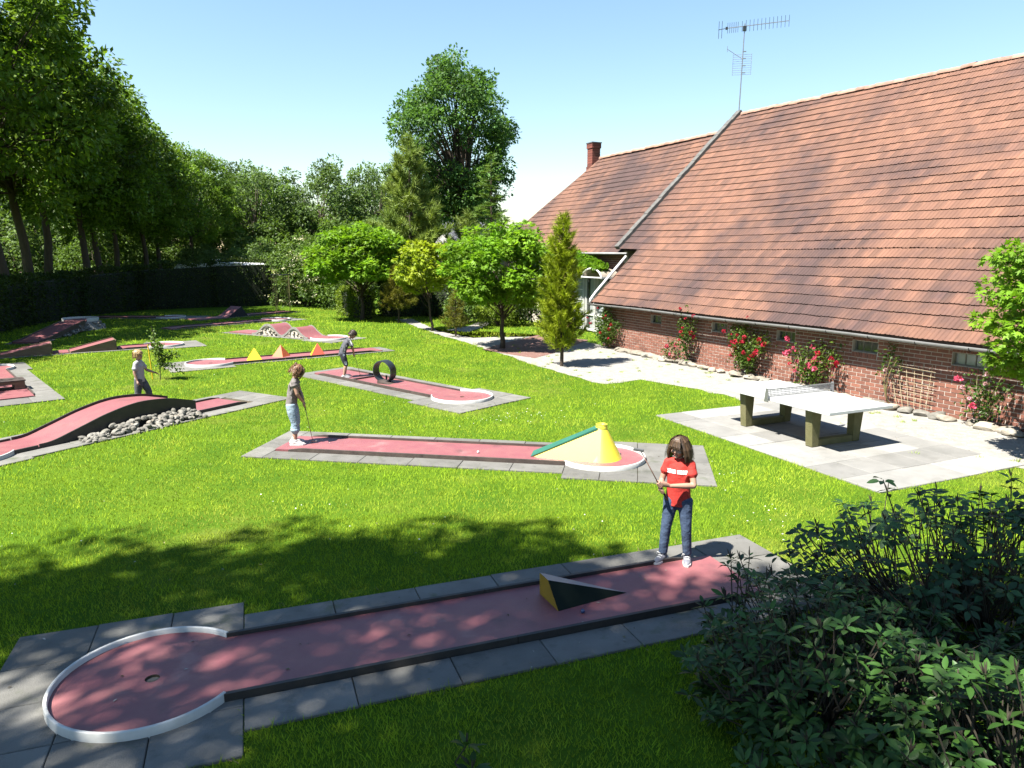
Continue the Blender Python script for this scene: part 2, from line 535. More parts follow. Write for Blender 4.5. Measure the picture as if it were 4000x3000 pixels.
# lanes: hole position, direction from hole to tee, pad outline in lane coordinates
LANES = {
    'wedge': ((-2.854, 5.135), 0.353),
    'cone': ((1.47, 11.37), PI - 0.17),
    'loop': ((-1.17, 16.38), PI - 0.743),
    'pyramid': ((-9.24, 21.60), 0.628),
    'hump': ((-7.25, 28.15), PI - 0.53),
    'arch': ((-9.10, 11.40), 1.046),
    'jump': ((-12.85, 26.0), PI + 0.60),
    'plateau': ((-19.4, 32.0), -1.38),
    'plain': ((-12.0, 36.2), PI + 0.89),
    'shade': ((-18.0, 37.6), PI),
    'net': ((-13.2, 40.9), PI + 0.98),
    'corner': ((-15.3, 20.4), -0.85),
}
PADS = {   # (u0, u1, half width) rectangles
    'wedge': [(-1.19, 0.68, 1.15), (0.68, 6.3, 0.88)],
    'cone': [(-1.75, 0.55, 1.12), (0.55, 5.95, 0.88)],
    'loop': [(-1.15, 0.6, 1.15), (0.6, 5.9, 0.92)],
    'pyramid': [(-1.3, 0.5, 1.0), (0.5, 5.95, 0.62)],
    'hump': [(-1.1, 0.55, 0.98), (0.55, 5.7, 0.72)],
    'arch': [(-1.1, 0.6, 1.0), (0.6, 6.3, 0.9)],
    'jump': [(-1.35, 0.6, 1.0), (0.6, 5.7, 0.62)],
    'plateau': [(4.3, 5.6, 0.62)],
    'plain': [(-1.2, 0.6, 0.95), (0.6, 5.7, 0.55)],
    'shade': [(-1.7, 0.6, 1.0), (0.6, 4.5, 0.62)],
    'net': [(-0.9, 5.6, 0.62)],
    'corner': [(-1.1, 0.6, 1.1), (0.6, 6.3, 0.95)],
}

GRAVEL = [(-5.99, 36.7), (-4.3, 32.6), (-2.9, 29.3), (-1.4, 26.2), (-0.2, 23.6), (0.7, 21.5), (1.6, 19.6), (2.34, 18.28), (2.9, 18.6),
          (3.56, 18.95), (4.1, 18.2), (4.7, 17.5), (5.3, 16.5), (5.2, 14.5), (5.9, 12.0), (7.91, 11.35), (9.5, 8.0), (13.0, 2.0),
          tuple(barn(16.0, -0.05)[:2]), tuple(barn(-8.6, -0.05)[:2]), (2.0, 29.2), (-1.6, 28.6), (-3.2, 31.0), (-5.2, 37.0)]
RED_PAVE = [(-1.05, 24.9), (-0.3, 26.9), (1.1, 29.6), (3.0, 27.8), (1.6, 24.4), (0.75, 22.9)]
SIDE_PATH = [(-2.9, 31.5), (-2.0, 33.5), (-1.6, 35.5), (-0.9, 35.4), (-1.3, 33.0), (-1.9, 30.6)]
TABLE_C = np.array([5.402, 13.101])
TABLE_A = 0.4226


def in_poly(P, poly):
    x, y = P[:, 0], P[:, 1]
    r = np.zeros(len(P), bool)
    n = len(poly)
    for i in range(n):
        x1, y1 = poly[i]
        x2, y2 = poly[(i + 1) % n]
        c = ((y1 > y) != (y2 > y)) & (x < (x2 - x1) * (y - y1) / (y2 - y1 + 1e-12) + x1)
        r ^= c
    return r


def lane_uv(P, key):
    (ox, oy), a = LANES[key]
    d = P - np.array([ox, oy])
    return np.stack([d[:, 0] * math.cos(a) + d[:, 1] * math.sin(a), -d[:, 0] * math.sin(a) + d[:, 1] * math.cos(a)], 1)


def table_uv(P):
    d = P - TABLE_C
    c, s = math.cos(TABLE_A), math.sin(TABLE_A)
    return np.stack([d[:, 0] * c + d[:, 1] * s, -d[:, 0] * s + d[:, 1] * c], 1)


TABLE_PAD = (-1.55, 1.75, -3.05, 2.35)     # across min/max, along min/max (table frame)


def bare(P, grow=0.0):
    """True where no grass grows"""
    r = np.zeros(len(P), bool)
    for k, rects in PADS.items():
        uv = lane_uv(P, k)
        for u0, u1, hw in rects:
            r |= (uv[:, 0] > u0 - grow) & (uv[:, 0] < u1 + grow) & (np.abs(uv[:, 1]) < hw + grow)
    uv = lane_uv(P, 'plateau')
    r |= (uv[:, 0] > -1.0) & (uv[:, 0] < 5) & (np.abs(uv[:, 1]) < 0.75)
    t = table_uv(P)
    r |= (t[:, 0] > TABLE_PAD[0]) & (t[:, 0] < TABLE_PAD[1]) & (t[:, 1] > TABLE_PAD[2]) & (t[:, 1] < TABLE_PAD[3])
    r |= in_poly(P, GRAVEL) | in_poly(P, RED_PAVE) | in_poly(P, SIDE_PATH)
    b = (P - BARN_MID)
    r |= (b @ BARN_N < 0.0) & (b @ BARN_E > -9.2)
    return r


mb = MB()
S = 900.0
mb.add([(-S, -S, 0), (S, -S, 0), (S, S, 0), (-S, S, 0)], [(0, 1, 2, 3)])
tag(mb.build("lawn", "lawn_soil"), kind="structure")


def wobble(poly, step=0.35, amp=0.09, seed=3):
    r = random.Random(seed)
    out = []
    n = len(poly)
    for i in range(n):
        a, b = Vector(poly[i]).to_2d(), Vector(poly[(i + 1) % n]).to_2d()
        k = max(1, int((b - a).length / step))
        for j in range(k):
            p = a.lerp(b, j / k)
            out.append((p.x + r.uniform(-amp, amp), p.y + r.uniform(-amp, amp)))
    return out


def sheet(name, poly, z, material):
    bm = bmesh.new()
    vs = [bm.verts.new((p[0], p[1], z)) for p in poly]
    f = bm.faces.new(vs)
    bmesh.ops.triangulate(bm, faces=[f])
    bmesh.ops.recalc_face_normals(bm, faces=bm.faces)
    m = bpy.data.meshes.new(name)
    bm.to_mesh(m)
    bm.free()
    if len(m.polygons) and m.polygons[0].normal.z < 0:
        m.flip_normals()
    m.materials.append(MATS[material])
    return tag(link(name, m), kind="structure")


sheet("gravel_path", wobble(GRAVEL), 0.004, "gravel")
sheet("side_path", wobble(SIDE_PATH, amp=0.06), 0.008, "gravel")
red_pave = sheet("brick_path", wobble(RED_PAVE, amp=0.03), 0.008, "red_paving")

# loose pebbles on the gravel
rg = np.random.default_rng(5)
n = 9000
P = np.stack([rg.uniform(-6, 13, n * 4), rg.uniform(3, 37, n * 4)], 1)
P = P[in_poly(P, GRAVEL) & ((P - BARN_MID) @ BARN_N > 0.05)]
d = np.linalg.norm(P, axis=1)
P = P[rg.random(len(P)) < np.clip((13.0 / d) ** 1.5, 0.1, 1)]
n = len(P)
base = np.array([(1, 0, 0), (-1, 0, 0), (0, 1, 0), (0, -1, 0), (0, 0, 1)], float)
sz = rg.uniform(0.008, 0.022, (n, 1, 1)) * np.array([1, 1, 0.6])
an = rg.uniform(0, 6.3, n)
V = base[None] * sz * rg.uniform(0.6, 1.3, (n, 1, 3))
c, s = np.cos(an)[:, None], np.sin(an)[:, None]
V = np.stack([V[..., 0] * c - V[..., 1] * s + P[:, :1], V[..., 0] * s + V[..., 1] * c + P[:, 1:], V[..., 2] + 0.005], 2)
F = (np.array([(0, 2, 4), (2, 1, 4), (1, 3, 4), (3, 0, 4)])[None] + (np.arange(n) * 5)[:, None, None]).reshape(-1, 3)
tag(link("pebbles", np_mesh("pebbles", V.reshape(-1, 3), F, "pebble", np.repeat(rg.random(n), 4))),
    "pale loose pebbles scattered over the gravel beside the barn", "gravel", kind="stuff")


# ------------------------------------------------------------------ grass blades (denser where the camera is near)
def grass():
    r = np.random.default_rng(11)
    pts, scl = [], []
    rings = [(3.2, 6, 3000), (6, 9, 2300), (9, 13, 1350), (13, 19, 700), (19, 28, 300), (28, 46, 90)]
    for r0, r1, dens in rings:
        ang0, ang1 = math.radians(90 - 46), math.radians(90 + 46)
        area = 0.5 * (r1 ** 2 - r0 ** 2) * (ang1 - ang0)
        k = int(area * dens)
        rr = np.sqrt(r.uniform(r0 ** 2, r1 ** 2, k))
        aa = r.uniform(ang0, ang1, k)
        P = np.stack([rr * np.cos(aa), rr * np.sin(aa)], 1)
        keep = ~bare(P, 0.0)
        P = P[keep]
        pts.append(P)
        scl.append(np.full(len(P), max(1.0, (r0 + r1) / 2 / 12.0)))
    # edge fringes that spill over the slabs
    P = np.concatenate(pts)
    sc = np.concatenate(scl)
    n = len(P)
    # clumpiness from value noise at three sizes
    def vnoise(cell, seed):
        g = np.random.default_rng(seed).random((256, 256))
        q = P / cell
        i = np.floor(q).astype(int)
        f = q - i
        f = f * f * (3 - 2 * f)
        a, b = i[:, 0] % 256, i[:, 1] % 256
        a1, b1 = (a + 1) % 256, (b + 1) % 256
        return (g[a, b] * (1 - f[:, 0]) + g[a1, b] * f[:, 0]) * (1 - f[:, 1]) + (g[a, b1] * (1 - f[:, 0]) + g[a1, b1] * f[:, 0]) * f[:, 1]
    cl = 0.6 * vnoise(1.3, 1) + 0.4 * vnoise(0.45, 2)
    cl2 = 0.6 * vnoise(0.16, 3) + 0.4 * vnoise(0.07, 4)
    h = (0.018 + 0.042 * r.random(n) * (0.25 + 1.2 * cl2)) * (0.65 + 0.7 * cl)
    tall = r.random(n) < 0.012
    h[tall] *= 1.9
    h *= np.sqrt(sc)
    w = 0.0040 * sc * r.uniform(0.7, 1.3, n)
    az = r.uniform(0, 2 * PI, n)
    lean = r.uniform(0.15, 0.95, n) * h
    la = r.uniform(0, 2 * PI, n)
    B = np.concatenate([P, np.zeros((n, 1))], 1)
    side = np.stack([np.cos(az), np.sin(az), np.zeros(n)], 1) * w[:, None]
    tip = B + np.stack([np.cos(la) * lean, np.sin(la) * lean, h], 1)
    V = np.stack([B - side, B + side, tip], 1).reshape(-1, 3)
    F = np.arange(3 * n).reshape(n, 3)
    tone = np.clip(0.5 + 0.55 * (cl - 0.5) + 0.5 * (cl2 - 0.5) + r.normal(0, 0.2, n), 0, 1)
    o = link("lawn_grass", np_mesh("lawn_grass", V, F, "grass_blade", tone))
    tag(o, "short bright green mown grass of the minigolf lawn", "grass", kind="stuff")
    # dry litter at slab and path edges
    k = 60000
    P = np.stack([r.uniform(-14, 9, k), r.uniform(4, 34, k)], 1)
    e = bare(P, 0.10) & ~bare(P, -0.02)
    P = P[e]
    n = len(P)
    az, la = r.uniform(0, 6.3, n), r.uniform(0, 6.3, n)
    h = r.uniform(0.012, 0.05, n)
    B = np.concatenate([P, np.full((n, 1), 0.006)], 1)
    side = np.stack([np.cos(az), np.sin(az), np.zeros(n)], 1) * 0.006
    tip = B + np.stack([np.cos(la) * 0.045, np.sin(la) * 0.045, h], 1)
    V = np.stack([B - side, B + side, tip], 1).reshape(-1, 3)
    o = link("edge_grass", np_mesh("edge_grass", V, np.arange(3 * n).reshape(n, 3), ["grass_blade", "dry_grass"], r.random(n),
                                   mat_idx=(r.random(n) < 0.4).astype(np.int32)))
    tag(o, "ragged half dry grass fringe along the slab and path edges", "grass", kind="stuff")
    # daisies in loose drifts
    cs = [(-0.2, 14.2, 0.35, 26), (0.7, 14.5, 0.25, 22), (2.9, 10.4, 0.4, 26), (3.3, 8.7, 0.4, 18), (-2.6, 9.4, 0.5, 7), (-2, 12.5, 3.5, 12),
          (-4, 16, 4, 12), (1.5, 15, 2.5, 12), (-9, 18, 3, 10), (-1.5, 5.2, 1.0, 3), (-1, 9.0, 1.5, 6)]
    Q = np.concatenate([np.stack([r.normal(a, c, k), r.normal(b, c, k)], 1) for a, b, c, k in cs])
    Q = Q[~bare(Q, 0.03)]
    n = len(Q)
    rad = r.uniform(0.006, 0.011, n)
    t = np.arange(6) * PI / 3
    ring = np.stack([np.cos(t), np.sin(t), np.zeros(6)], 1)
    V = ring[None] * rad[:, None, None] + np.concatenate([Q, r.uniform(0.045, 0.07, (n, 1))], 1)[:, None]
    V[..., 2] += r.normal(0, 0.003, (n, 6))
    tag(link("lawn_daisies", np_mesh("lawn_daisies", V.reshape(-1, 3), np.arange(n * 6).reshape(n, 6), "daisy_white")),
        "tiny white daisies dotted through the lawn", "daisies", kind="stuff")
    # dead leaves, bits of bark and petals lying about
    k = 900
    Q = np.stack([r.uniform(-6, 8, k), r.uniform(4.2, 16, k)], 1)
    u = lane_uv(Q, 'wedge')
    near_lane = (np.abs(u[:, 1]) < 1.1) & (u[:, 0] > -1.2) & (u[:, 0] < 6.2)
    Q = Q[near_lane | (r.random(k) < 0.22)]
    n = len(Q)
    on = bare(Q, 0.0)
    u = lane_uv(Q, 'wedge')
    surf = ((np.abs(u[:, 1]) < 0.44) & (u[:, 0] > 0) & (u[:, 0] < 5.5)) | (np.hypot(u[:, 0], u[:, 1]) < 0.68)
    u2 = lane_uv(Q, 'cone')
    surf |= ((np.abs(u2[:, 1]) < 0.44) & (u2[:, 0] > 0) & (u2[:, 0] < 5.5)) | (np.hypot(u2[:, 0], u2[:, 1]) < 0.68)
    z = np.where(surf, 0.054, np.where(on, 0.03, 0.04))
    az = r.uniform(0, 6.3, n)
    L = r.uniform(0.006, 0.022, n)
    d = np.stack([np.cos(az), np.sin(az), r.normal(0, 0.15, n)], 1) * L[:, None]
    s = np.stack([-np.sin(az), np.cos(az), r.normal(0, 0.15, n)], 1) * (L * 0.45)[:, None]
    C = np.concatenate([Q, z[:, None]], 1)
    V = np.stack([C - d, C + s + np.array([0, 0, 0.004]), C + d, C - s + np.array([0, 0, 0.004])], 1)
    tag(link("leaf_litter", np_mesh("leaf_litter", V.reshape(-1, 3), np.arange(n * 4).reshape(n, 4), ["soil", "dry_grass", "pebble"], r.random(n),
                                    mat_idx=r.integers(0, 3, n))), "scattered dead leaves and bits on lanes and lawn", "litter", kind="stuff")
    # weeds in the gravel
    k = 70
    Q = np.stack([r.uniform(-5, 11, k * 8), r.uniform(5, 36, k * 8)], 1)
    Q = Q[in_poly(Q, GRAVEL) & ((Q - BARN_MID) @ BARN_N > 0.4)][:k]
    B = np.repeat(Q, 26, 0) + r.normal(0, 0.035, (len(Q) * 26, 2))
    n = len(B)
    az, la = r.uniform(0, 6.3, n), r.uniform(0, 6.3, n)
    B = np.concatenate([B, np.full((n, 1), 0.004)], 1)
    side = np.stack([np.cos(az), np.sin(az), np.zeros(n)], 1) * 0.005
    tip = B + np.stack([np.cos(la) * 0.04, np.sin(la) * 0.04, r.uniform(0.02, 0.07, n)], 1)
    tag(link("gravel_weeds", np_mesh("gravel_weeds", np.stack([B - side, B + side, tip], 1).reshape(-1, 3), np.arange(3 * n).reshape(n, 3), "grass_blade", r.random(n))),
        "small grass weeds sprouting in the gravel", "weeds", kind="stuff")


grass()


# ------------------------------------------------------------------ slab meshes shared by all pads
SLAB_CACHE = {}


def slab_mesh(w, l, h, material, tone):
    key = (round(w, 2), round(l, 2), round(h, 3), material, tone)
    if key not in SLAB_CACHE:
        m = MB()
        m.tone = tone
        b = 0.006
        x, y = w / 2 - 0.004, l / 2 - 0.004
        P = [(sx * x, sy * y, 0.0) for sx, sy in ((-1, -1), (1, -1), (1, 1), (-1, 1))]
        P += [(sx * x, sy * y, h - b) for sx, sy in ((-1, -1), (1, -1), (1, 1), (-1, 1))]
        P += [(sx * (x - b), sy * (y - b), h) for sx, sy in ((-1, -1), (1, -1), (1, 1), (-1, 1))]
        Fc = [(8, 9, 10, 11)]
        for k in range(4):
            j = (k + 1) % 4
            Fc += [(k, j, 4 + j, 4 + k), (4 + k, 4 + j, 8 + j, 8 + k)]
        m.add(P, Fc)
        SLAB_CACHE[key] = m.mesh("paving_slab", material)
    return SLAB_CACHE[key]


def slab(parent, cx, cy, w, l, h=0.024, material="slab", r=rnd):
    o = link("paving_slab", slab_mesh(w, l, h, material, r.choice((0.1, 0.3, 0.5, 0.7, 0.9))), parent)
    o.location = (cx, cy, r.uniform(-0.004, 0.003) + 0.002)
    o.rotation_euler = (r.uniform(-0.003, 0.003), r.uniform(-0.003, 0.003), r.uniform(-0.004, 0.004))
    return o


# paving under the table (table frame)
table_pad = empty("table_paving", (TABLE_C[0], TABLE_C[1], 0), TABLE_A)
tag(table_pad, kind="structure")
a0, a1, b0, b1 = TABLE_PAD
nx, ny = 5, 8
for i in range(nx):
    for j in range(ny):
        w, l = (a1 - a0) / nx, (b1 - b0) / ny
        slab(table_pad, a0 + (i + 0.5) * w, b0 + (j + 0.5) * l, w, l, 0.02, "pale_slab")
mb = MB()
mb.box(((a0 + a1) / 2, (b0 + b1) / 2, 0.004), (a1 - a0, b1 - b0, 0.012))
mb.build("sand_bed", "cement", table_pad)
# ------------------------------------------------------------------ minigolf lanes
LW, LR = 0.45, 0.70          # half width of a lane, radius of the end circle
CH = math.sqrt(LR ** 2 - LW ** 2)
TOP = 0.05                   # playing surface above the ground


def lane_outline(r=LR, hw=LW, tee=5.55, seg=40):
    a0 = math.atan2(hw, math.sqrt(r * r - hw * hw))
    pts = [(r * math.cos(a0 + (2 * PI - 2 * a0) * k / seg), r * math.sin(a0 + (2 * PI - 2 * a0) * k / seg)) for k in range(seg + 1)]
    pts += [(tee, -hw), (tee, hw)]
    return pts


def flat_surface(root, pts, z0, z1, hole=True, name="playing_surface", material="lane_red"):
    bm = bmesh.new()
    vs = [bm.verts.new((x, y, z1)) for x, y in pts]
    es = [bm.edges.new((vs[i], vs[(i + 1) % len(vs)])) for i in range(len(vs))]
    hv = []
    if hole:
        hv = [bm.verts.new((0.055 * math.cos(k * PI / 8), 0.055 * math.sin(k * PI / 8), z1)) for k in range(16)]
        es += [bm.edges.new((hv[i], hv[(i + 1) % 16])) for i in range(16)]
    bmesh.ops.triangle_fill(bm, use_beauty=True, edges=es)
    for f in bm.faces:
        if f.normal.z < 0:
            f.normal_flip()
    lo = [bm.verts.new((x, y, z0)) for x, y in pts]
    n = len(pts)
    for i in range(n):
        j = (i + 1) % n
        bm.faces.new((lo[i], lo[j], vs[j], vs[i]))
    if hole:
        lw = [bm.verts.new((v.co.x, v.co.y, z0 + 0.012)) for v in hv]
        for i in range(16):
            j = (i + 1) % 16
            f = bm.faces.new((hv[i], hv[j], lw[j], lw[i]))
            f.material_index = 1
        f = bm.faces.new(lw)
        f.material_index = 1
    m = bpy.data.meshes.new(name)
    bm.to_mesh(m)
    bm.free()
    m.materials.append(MATS[material])
    m.materials.append(MATS["soil"])
    return link(name, m, root)


def rim(root, z0=0.0, z1=0.098, r=LR, material="rim_white", hw=LW, t=0.028):
    a0 = math.atan2(hw, math.sqrt(r * r - hw * hw))
    m = MB()
    seg = 44
    V = []
    for k in range(seg + 1):
        a = a0 + (2 * PI - 2 * a0) * k / seg
        c, s = math.cos(a), math.sin(a)
        V += [(r * c, r * s, z0), (r * c, r * s, z1 - 0.006), ((r + .006) * c, (r + .006) * s, z1),
              ((r + t - .006) * c, (r + t - .006) * s, z1), ((r + t) * c, (r + t) * s, z1 - .006), ((r + t) * c, (r + t) * s, z0)]
    F = []
    for k in range(seg):
        for q in range(5):
            a = k * 6 + q
            F.append((a, a + 1, a + 7, a + 6))
    F += [(0, 5, 4, 3, 2, 1), tuple(seg * 6 + q for q in range(6))]
    m.add(V, F)
    o = m.build("rim", material, root)
    return sharp_smooth(o, 50)


def rails(root, u0, u1, z0=0.0, z1=0.088, material="rail_dark", hw=LW, cut=0.22, pieces=2):
    for s in (-1, 1):
        L = (u1 - u0) / pieces
        for k in range(pieces):
            a, b = u0 + L * k + 0.003, u0 + L * (k + 1) - 0.003
            last = k == pieces - 1
            m = MB()
            y0, y1 = sorted((s * hw, s * (hw + 0.035)))
            prof = [(a, z0), (b, z0), (b, z0 + 0.055 if last else z1), (b - (cut if last else 0.0), z1), (a, z1)]
            n = len(prof)
            m.add([(u, y0, z) for u, z in prof] + [(u, y1, z) for u, z in prof],
                  [tuple(range(n)), tuple(range(2 * n - 1, n - 1, -1))] + [(i, n + i, n + (i + 1) % n, (i + 1) % n) for i in range(n)])
            m.build("side_rail", material, root)


def pad(root, key, strip_len=0.82, tee_rows=True, hole_grid=True):
    rr = random.Random(key)
    rects = PADS[key]
    (u0, u1, hw) = rects[0]
    if hole_grid and len(rects) > 1:
        nu = max(1, round((u1 - u0) / 0.62))
        nv = max(2, 2 * round(hw / 0.58))
        for i in range(nu):
            for j in range(nv):
                du, dv = (u1 - u0) / nu, 2 * hw / nv
                cu, cv = u0 + (i + .5) * du, -hw + (j + .5) * dv
                if max(abs(cu) + du / 2, 0) ** 2 + (abs(cv) + dv / 2) ** 2 < 0.66 ** 2:
                    continue
                slab(root, cu, cv, du, dv, r=rr)
    (u0, u1, hw) = rects[-1]
    teeu = 5.56
    bed = MB()
    for (p0, p1, ph) in rects:
        bed.prism([(p0 + .01, -ph + .01), (p1 - .01, -ph + .01), (p1 - .01, ph - .01), (p0 + .01, ph - .01)], 0.0005, 0.006 if ph > 0.9 else 0.007)
    bed.build("sand_bed", "soil", root)
    w = hw - LW - 0.036
    if w > 0.04:
        k = max(1, round((teeu - u0) / strip_len))
        for s in (-1, 1):
            for i in range(k):
                L = (teeu - u0) / k
                slab(root, u0 + (i + .5) * L, s * (LW + 0.036 + w / 2), L, w, r=rr)
    if tee_rows and u1 > teeu + 0.2:
        for s in (-1, 0, 1):
            slab(root, (teeu + u1) / 2, s * hw * 2 / 3, u1 - teeu, hw * 2 / 3, r=rr)


def lane(key, label, rail_material="rail_dark", flat=True, rail_to=5.3):
    (x, y), a = LANES[key]
    root = empty("minigolf_lane", (x, y, 0), a, label, "minigolf lane", "minigolf lanes laid out on the lawn")
    if flat:
        flat_surface(root, lane_outline(), 0.002, TOP)
        rim(root)
        rails(root, CH + 0.004, rail_to, material=rail_material)
    pad(root, key)
    return root


def rock(seed, r, squash=0.75, rough=0.22, material="stone", tone=0.5, name="stone"):
    bm = bmesh.new()
    bmesh.ops.create_icosphere(bm, subdivisions=2, radius=1.0)
    q = random.Random(seed)
    dirs = [(Vector((q.gauss(0, 1), q.gauss(0, 1), q.gauss(0, 1))).normalized(), q.uniform(0.55, 0.95)) for _ in range(9)]
    for v in bm.verts:
        for d, lim in dirs:
            k = v.co.dot(d) - lim
            if k > 0:
                v.co -= d * k * 0.85
        v.co *= 1 + q.uniform(-rough, rough) * 0.18
        v.co.z *= squash
        v.co *= r
    m = bpy.data.meshes.new(name)
    bm.to_mesh(m)
    bm.free()
    m.materials.append(MATS[material])
    a = m.attributes.new("tone", 'FLOAT', 'FACE')
    a.data.foreach_set("value", np.full(len(m.polygons), tone, dtype=np.float32))
    m.polygons.foreach_set("use_smooth", np.ones(len(m.polygons), dtype=bool))
    m.set_sharp_from_angle(angle=math.radians(32))
    return m


STONES = [rock(k, 1.0, 0.7 + 0.03 * (k % 5), tone=(k * 0.37) % 1) for k in range(10)]
PALE_STONES = [rock(30 + k, 1.0, 0.8, material="pale_stone", tone=(k * 0.37) % 1) for k in range(8)]


def put_stone(root, x, y, z, r, r_=rnd, pool=STONES, name="stone", flat=1.0):
    o = link(name, r_.choice(pool), root)
    o.location = (x, y, z)
    o.rotation_euler = (r_.uniform(-.5, .5), r_.uniform(-.5, .5), r_.uniform(0, 6.3))
    o.scale = (r * r_.uniform(.85, 1.25), r * r_.uniform(.8, 1.1), r * r_.uniform(.75, 1.0) * flat)
    return o


def strip_surface(root, prof, name="playing_surface", material="lane_red", hw=LW, thick=0.03, side=None):
    """surface that follows a height profile [(u, z)] along the lane"""
    m = MB()
    n = len(prof)
    V = []
    for u, z in prof:
        V += [(u, -hw, z), (u, hw, z), (u, -hw, z - thick), (u, hw, z - thick)]
    F = []
    for i in range(n - 1):
        a, b = i * 4, i * 4 + 4
        F += [(a, b, b + 1, a + 1), (a + 2, a + 3, b + 3, b + 2), (a, a + 2, b + 2, b), (a + 1, b + 1, b + 3, a + 3)]
    F += [(0, 1, 3, 2), (n * 4 - 4, n * 4 - 2, n * 4 - 1, n * 4 - 3)]
    m.add(V, F)
    return sharp_smooth(m.build(name, material, root), 30)


def profile_rail(root, prof, s, down, up=0.05, material="rail_dark", hw=LW, name="side_rail", t=0.03, floor=None):
    m = MB()
    n = len(prof)
    y0, y1 = s * (hw + 0.001), s * (hw + t)
    V = []
    for u, z in prof:
        lo = max(0.0, z - down) if floor is None else floor
        V += [(u, y0, lo), (u, y0, z + up), (u, y1, z + up), (u, y1, lo)]
    F = []
    for i in range(n - 1):
        a, b = i * 4, i * 4 + 4
        for q in range(4):
            F.append((a + q, a + (q + 1) % 4, b + (q + 1) % 4, b + q))
    F += [(0, 1, 2, 3), (n * 4 - 4, n * 4 - 1, n * 4 - 2, n * 4 - 3)]
    if s < 0:
        F = [f[::-1] for f in F]
    m.add(V, F)
    return sharp_smooth(m.build(name, material, root), 30)


def spline(pts, k=6):
    out = []
    n = len(pts)
    for i in range(n - 1):
        p0, p1, p2, p3 = pts[max(i - 1, 0)], pts[i], pts[i + 1], pts[min(i + 2, n - 1)]
        for j in range(k):
            t = j / k
            out.append(tuple(0.5 * ((2 * p1[c]) + (-p0[c] + p2[c]) * t + (2 * p0[c] - 5 * p1[c] + 4 * p2[c] - p3[c]) * t * t
                                    + (-p0[c] + 3 * p1[c] - 3 * p2[c] + p3[c]) * t ** 3) for c in range(len(p1))))
    out.append(tuple(pts[-1]))
    return out


# --- flat lanes with loose obstacles
lane('wedge', "long red minigolf lane with white end rim under tree shade, dark wedge on it")
lane('cone', "straight red minigolf lane carrying the yellow cone ramp", "rail_brown")
lane('loop', "red minigolf lane carrying the black loop ring", "rail_brown")
lane('pyramid', "red minigolf lane with three coloured pyramids on it", "rail_brown")
lane('plain', "narrow bare red minigolf lane between the twin humps and the hedge", "rail_brown")
lane('shade', "red minigolf lane with pale rim lying in the shade at the hedge foot", "rail_brown", rail_to=4.2)

# --- wedge obstacle
(x, y), a = LANES['wedge']
w = empty("wedge_obstacle", (x, y, TOP), a, "dark wedge shaped ramp obstacle with ochre end on the shaded red lane", "obstacle")
m = MB()
N_, M_, T_, A1, A2 = (3.46, -0.13, 0), (3.43, 0.26, 0), (4.25, -0.02, 0), (3.39, 0.17, 0.27), (3.41, 0.01, 0.26)
m.add([N_, T_, A2], [(0, 1, 2)])
m.add([M_, T_, A1], [(1, 0, 2)])
m.add([N_, M_, T_], [(0, 1, 2)])
m.build("side_face", "shaded_green_paint", w)
m = MB()
m.add([A2, T_, A1], [(0, 1, 2)])
m.build("ramp_face", "grey_blue_paint", w)
m = MB()
m.add([M_, N_, A2, A1], [(0, 1, 2, 3)])
m.build("end_face", "ochre_paint", w)

# --- cone ramp obstacle
(x, y), a = LANES['cone']
w = empty("cone_ramp", (x, y, TOP), a, "glossy yellow cone obstacle with green ramp running up one side", "obstacle")
m = MB()
seg, R0, R1, HC = 40, 0.345, 0.088, 0.50
ring0 = [(R0 * math.cos(2 * PI * k / seg), R0 * math.sin(2 * PI * k / seg), 0) for k in range(seg)]
ring1 = [(R1 * math.cos(2 * PI * k / seg), R1 * math.sin(2 * PI * k / seg), HC) for k in range(seg)]
m.add(ring0 + ring1, [(k, (k + 1) % seg, seg + (k + 1) % seg, seg + k) for k in range(seg)] + [tuple(range(2 * seg - 1, seg - 1, -1))[::-1]])
for s in (-1, 1):
    q = [(1.14, s * 0.16, 0.0), (0.0, s * 0.345, 0.0), (0.0, s * 0.088, HC), (0.05, s * 0.095, HC + 0.01)]
    m.add(q, [(0, 1, 2, 3) if s < 0 else (3, 2, 1, 0)])
o = sharp_smooth(m.build("cone_body", "cone_yellow", w), 25)
m = MB()
cr = [(0.098, HC - 0.006), (0.094, HC + 0.03), (0.086, HC + 0.055), (0.094, HC + 0.062), (0.08, HC + 0.066), (0.07, HC + 0.04)]
V, F = [], []
for r_, z in cr:
    V += [(r_ * math.cos(2 * PI * k / 32), r_ * math.sin(2 * PI * k / 32), z) for k in range(32)]
for i in range(len(cr) - 1):
    F += [(i * 32 + k, i * 32 + (k + 1) % 32, i * 32 + 32 + (k + 1) % 32, i * 32 + 32 + k) for k in range(32)]
F.append(tuple(len(cr) * 32 - 32 + k for k in range(32)))
m.add(V, F)
sharp_smooth(m.build("cone_rim", "cone_yellow", w), 35)
m = MB()
m.add([(1.15, -0.18, 0.004), (1.15, 0.18, 0.004), (0.06, 0.115, HC + 0.02), (0.06, -0.115, HC + 0.02),
       (1.15, -0.18, 0.0), (1.15, 0.18, 0.0), (0.06, 0.115, HC - 0.01), (0.06, -0.115, HC - 0.01)],
      [(0, 3, 2, 1), (4, 5, 6, 7), (0, 4, 7, 3), (1, 2, 6, 5), (0, 1, 5, 4), (2, 3, 7, 6)])
m.build("ramp", "cone_green", w)

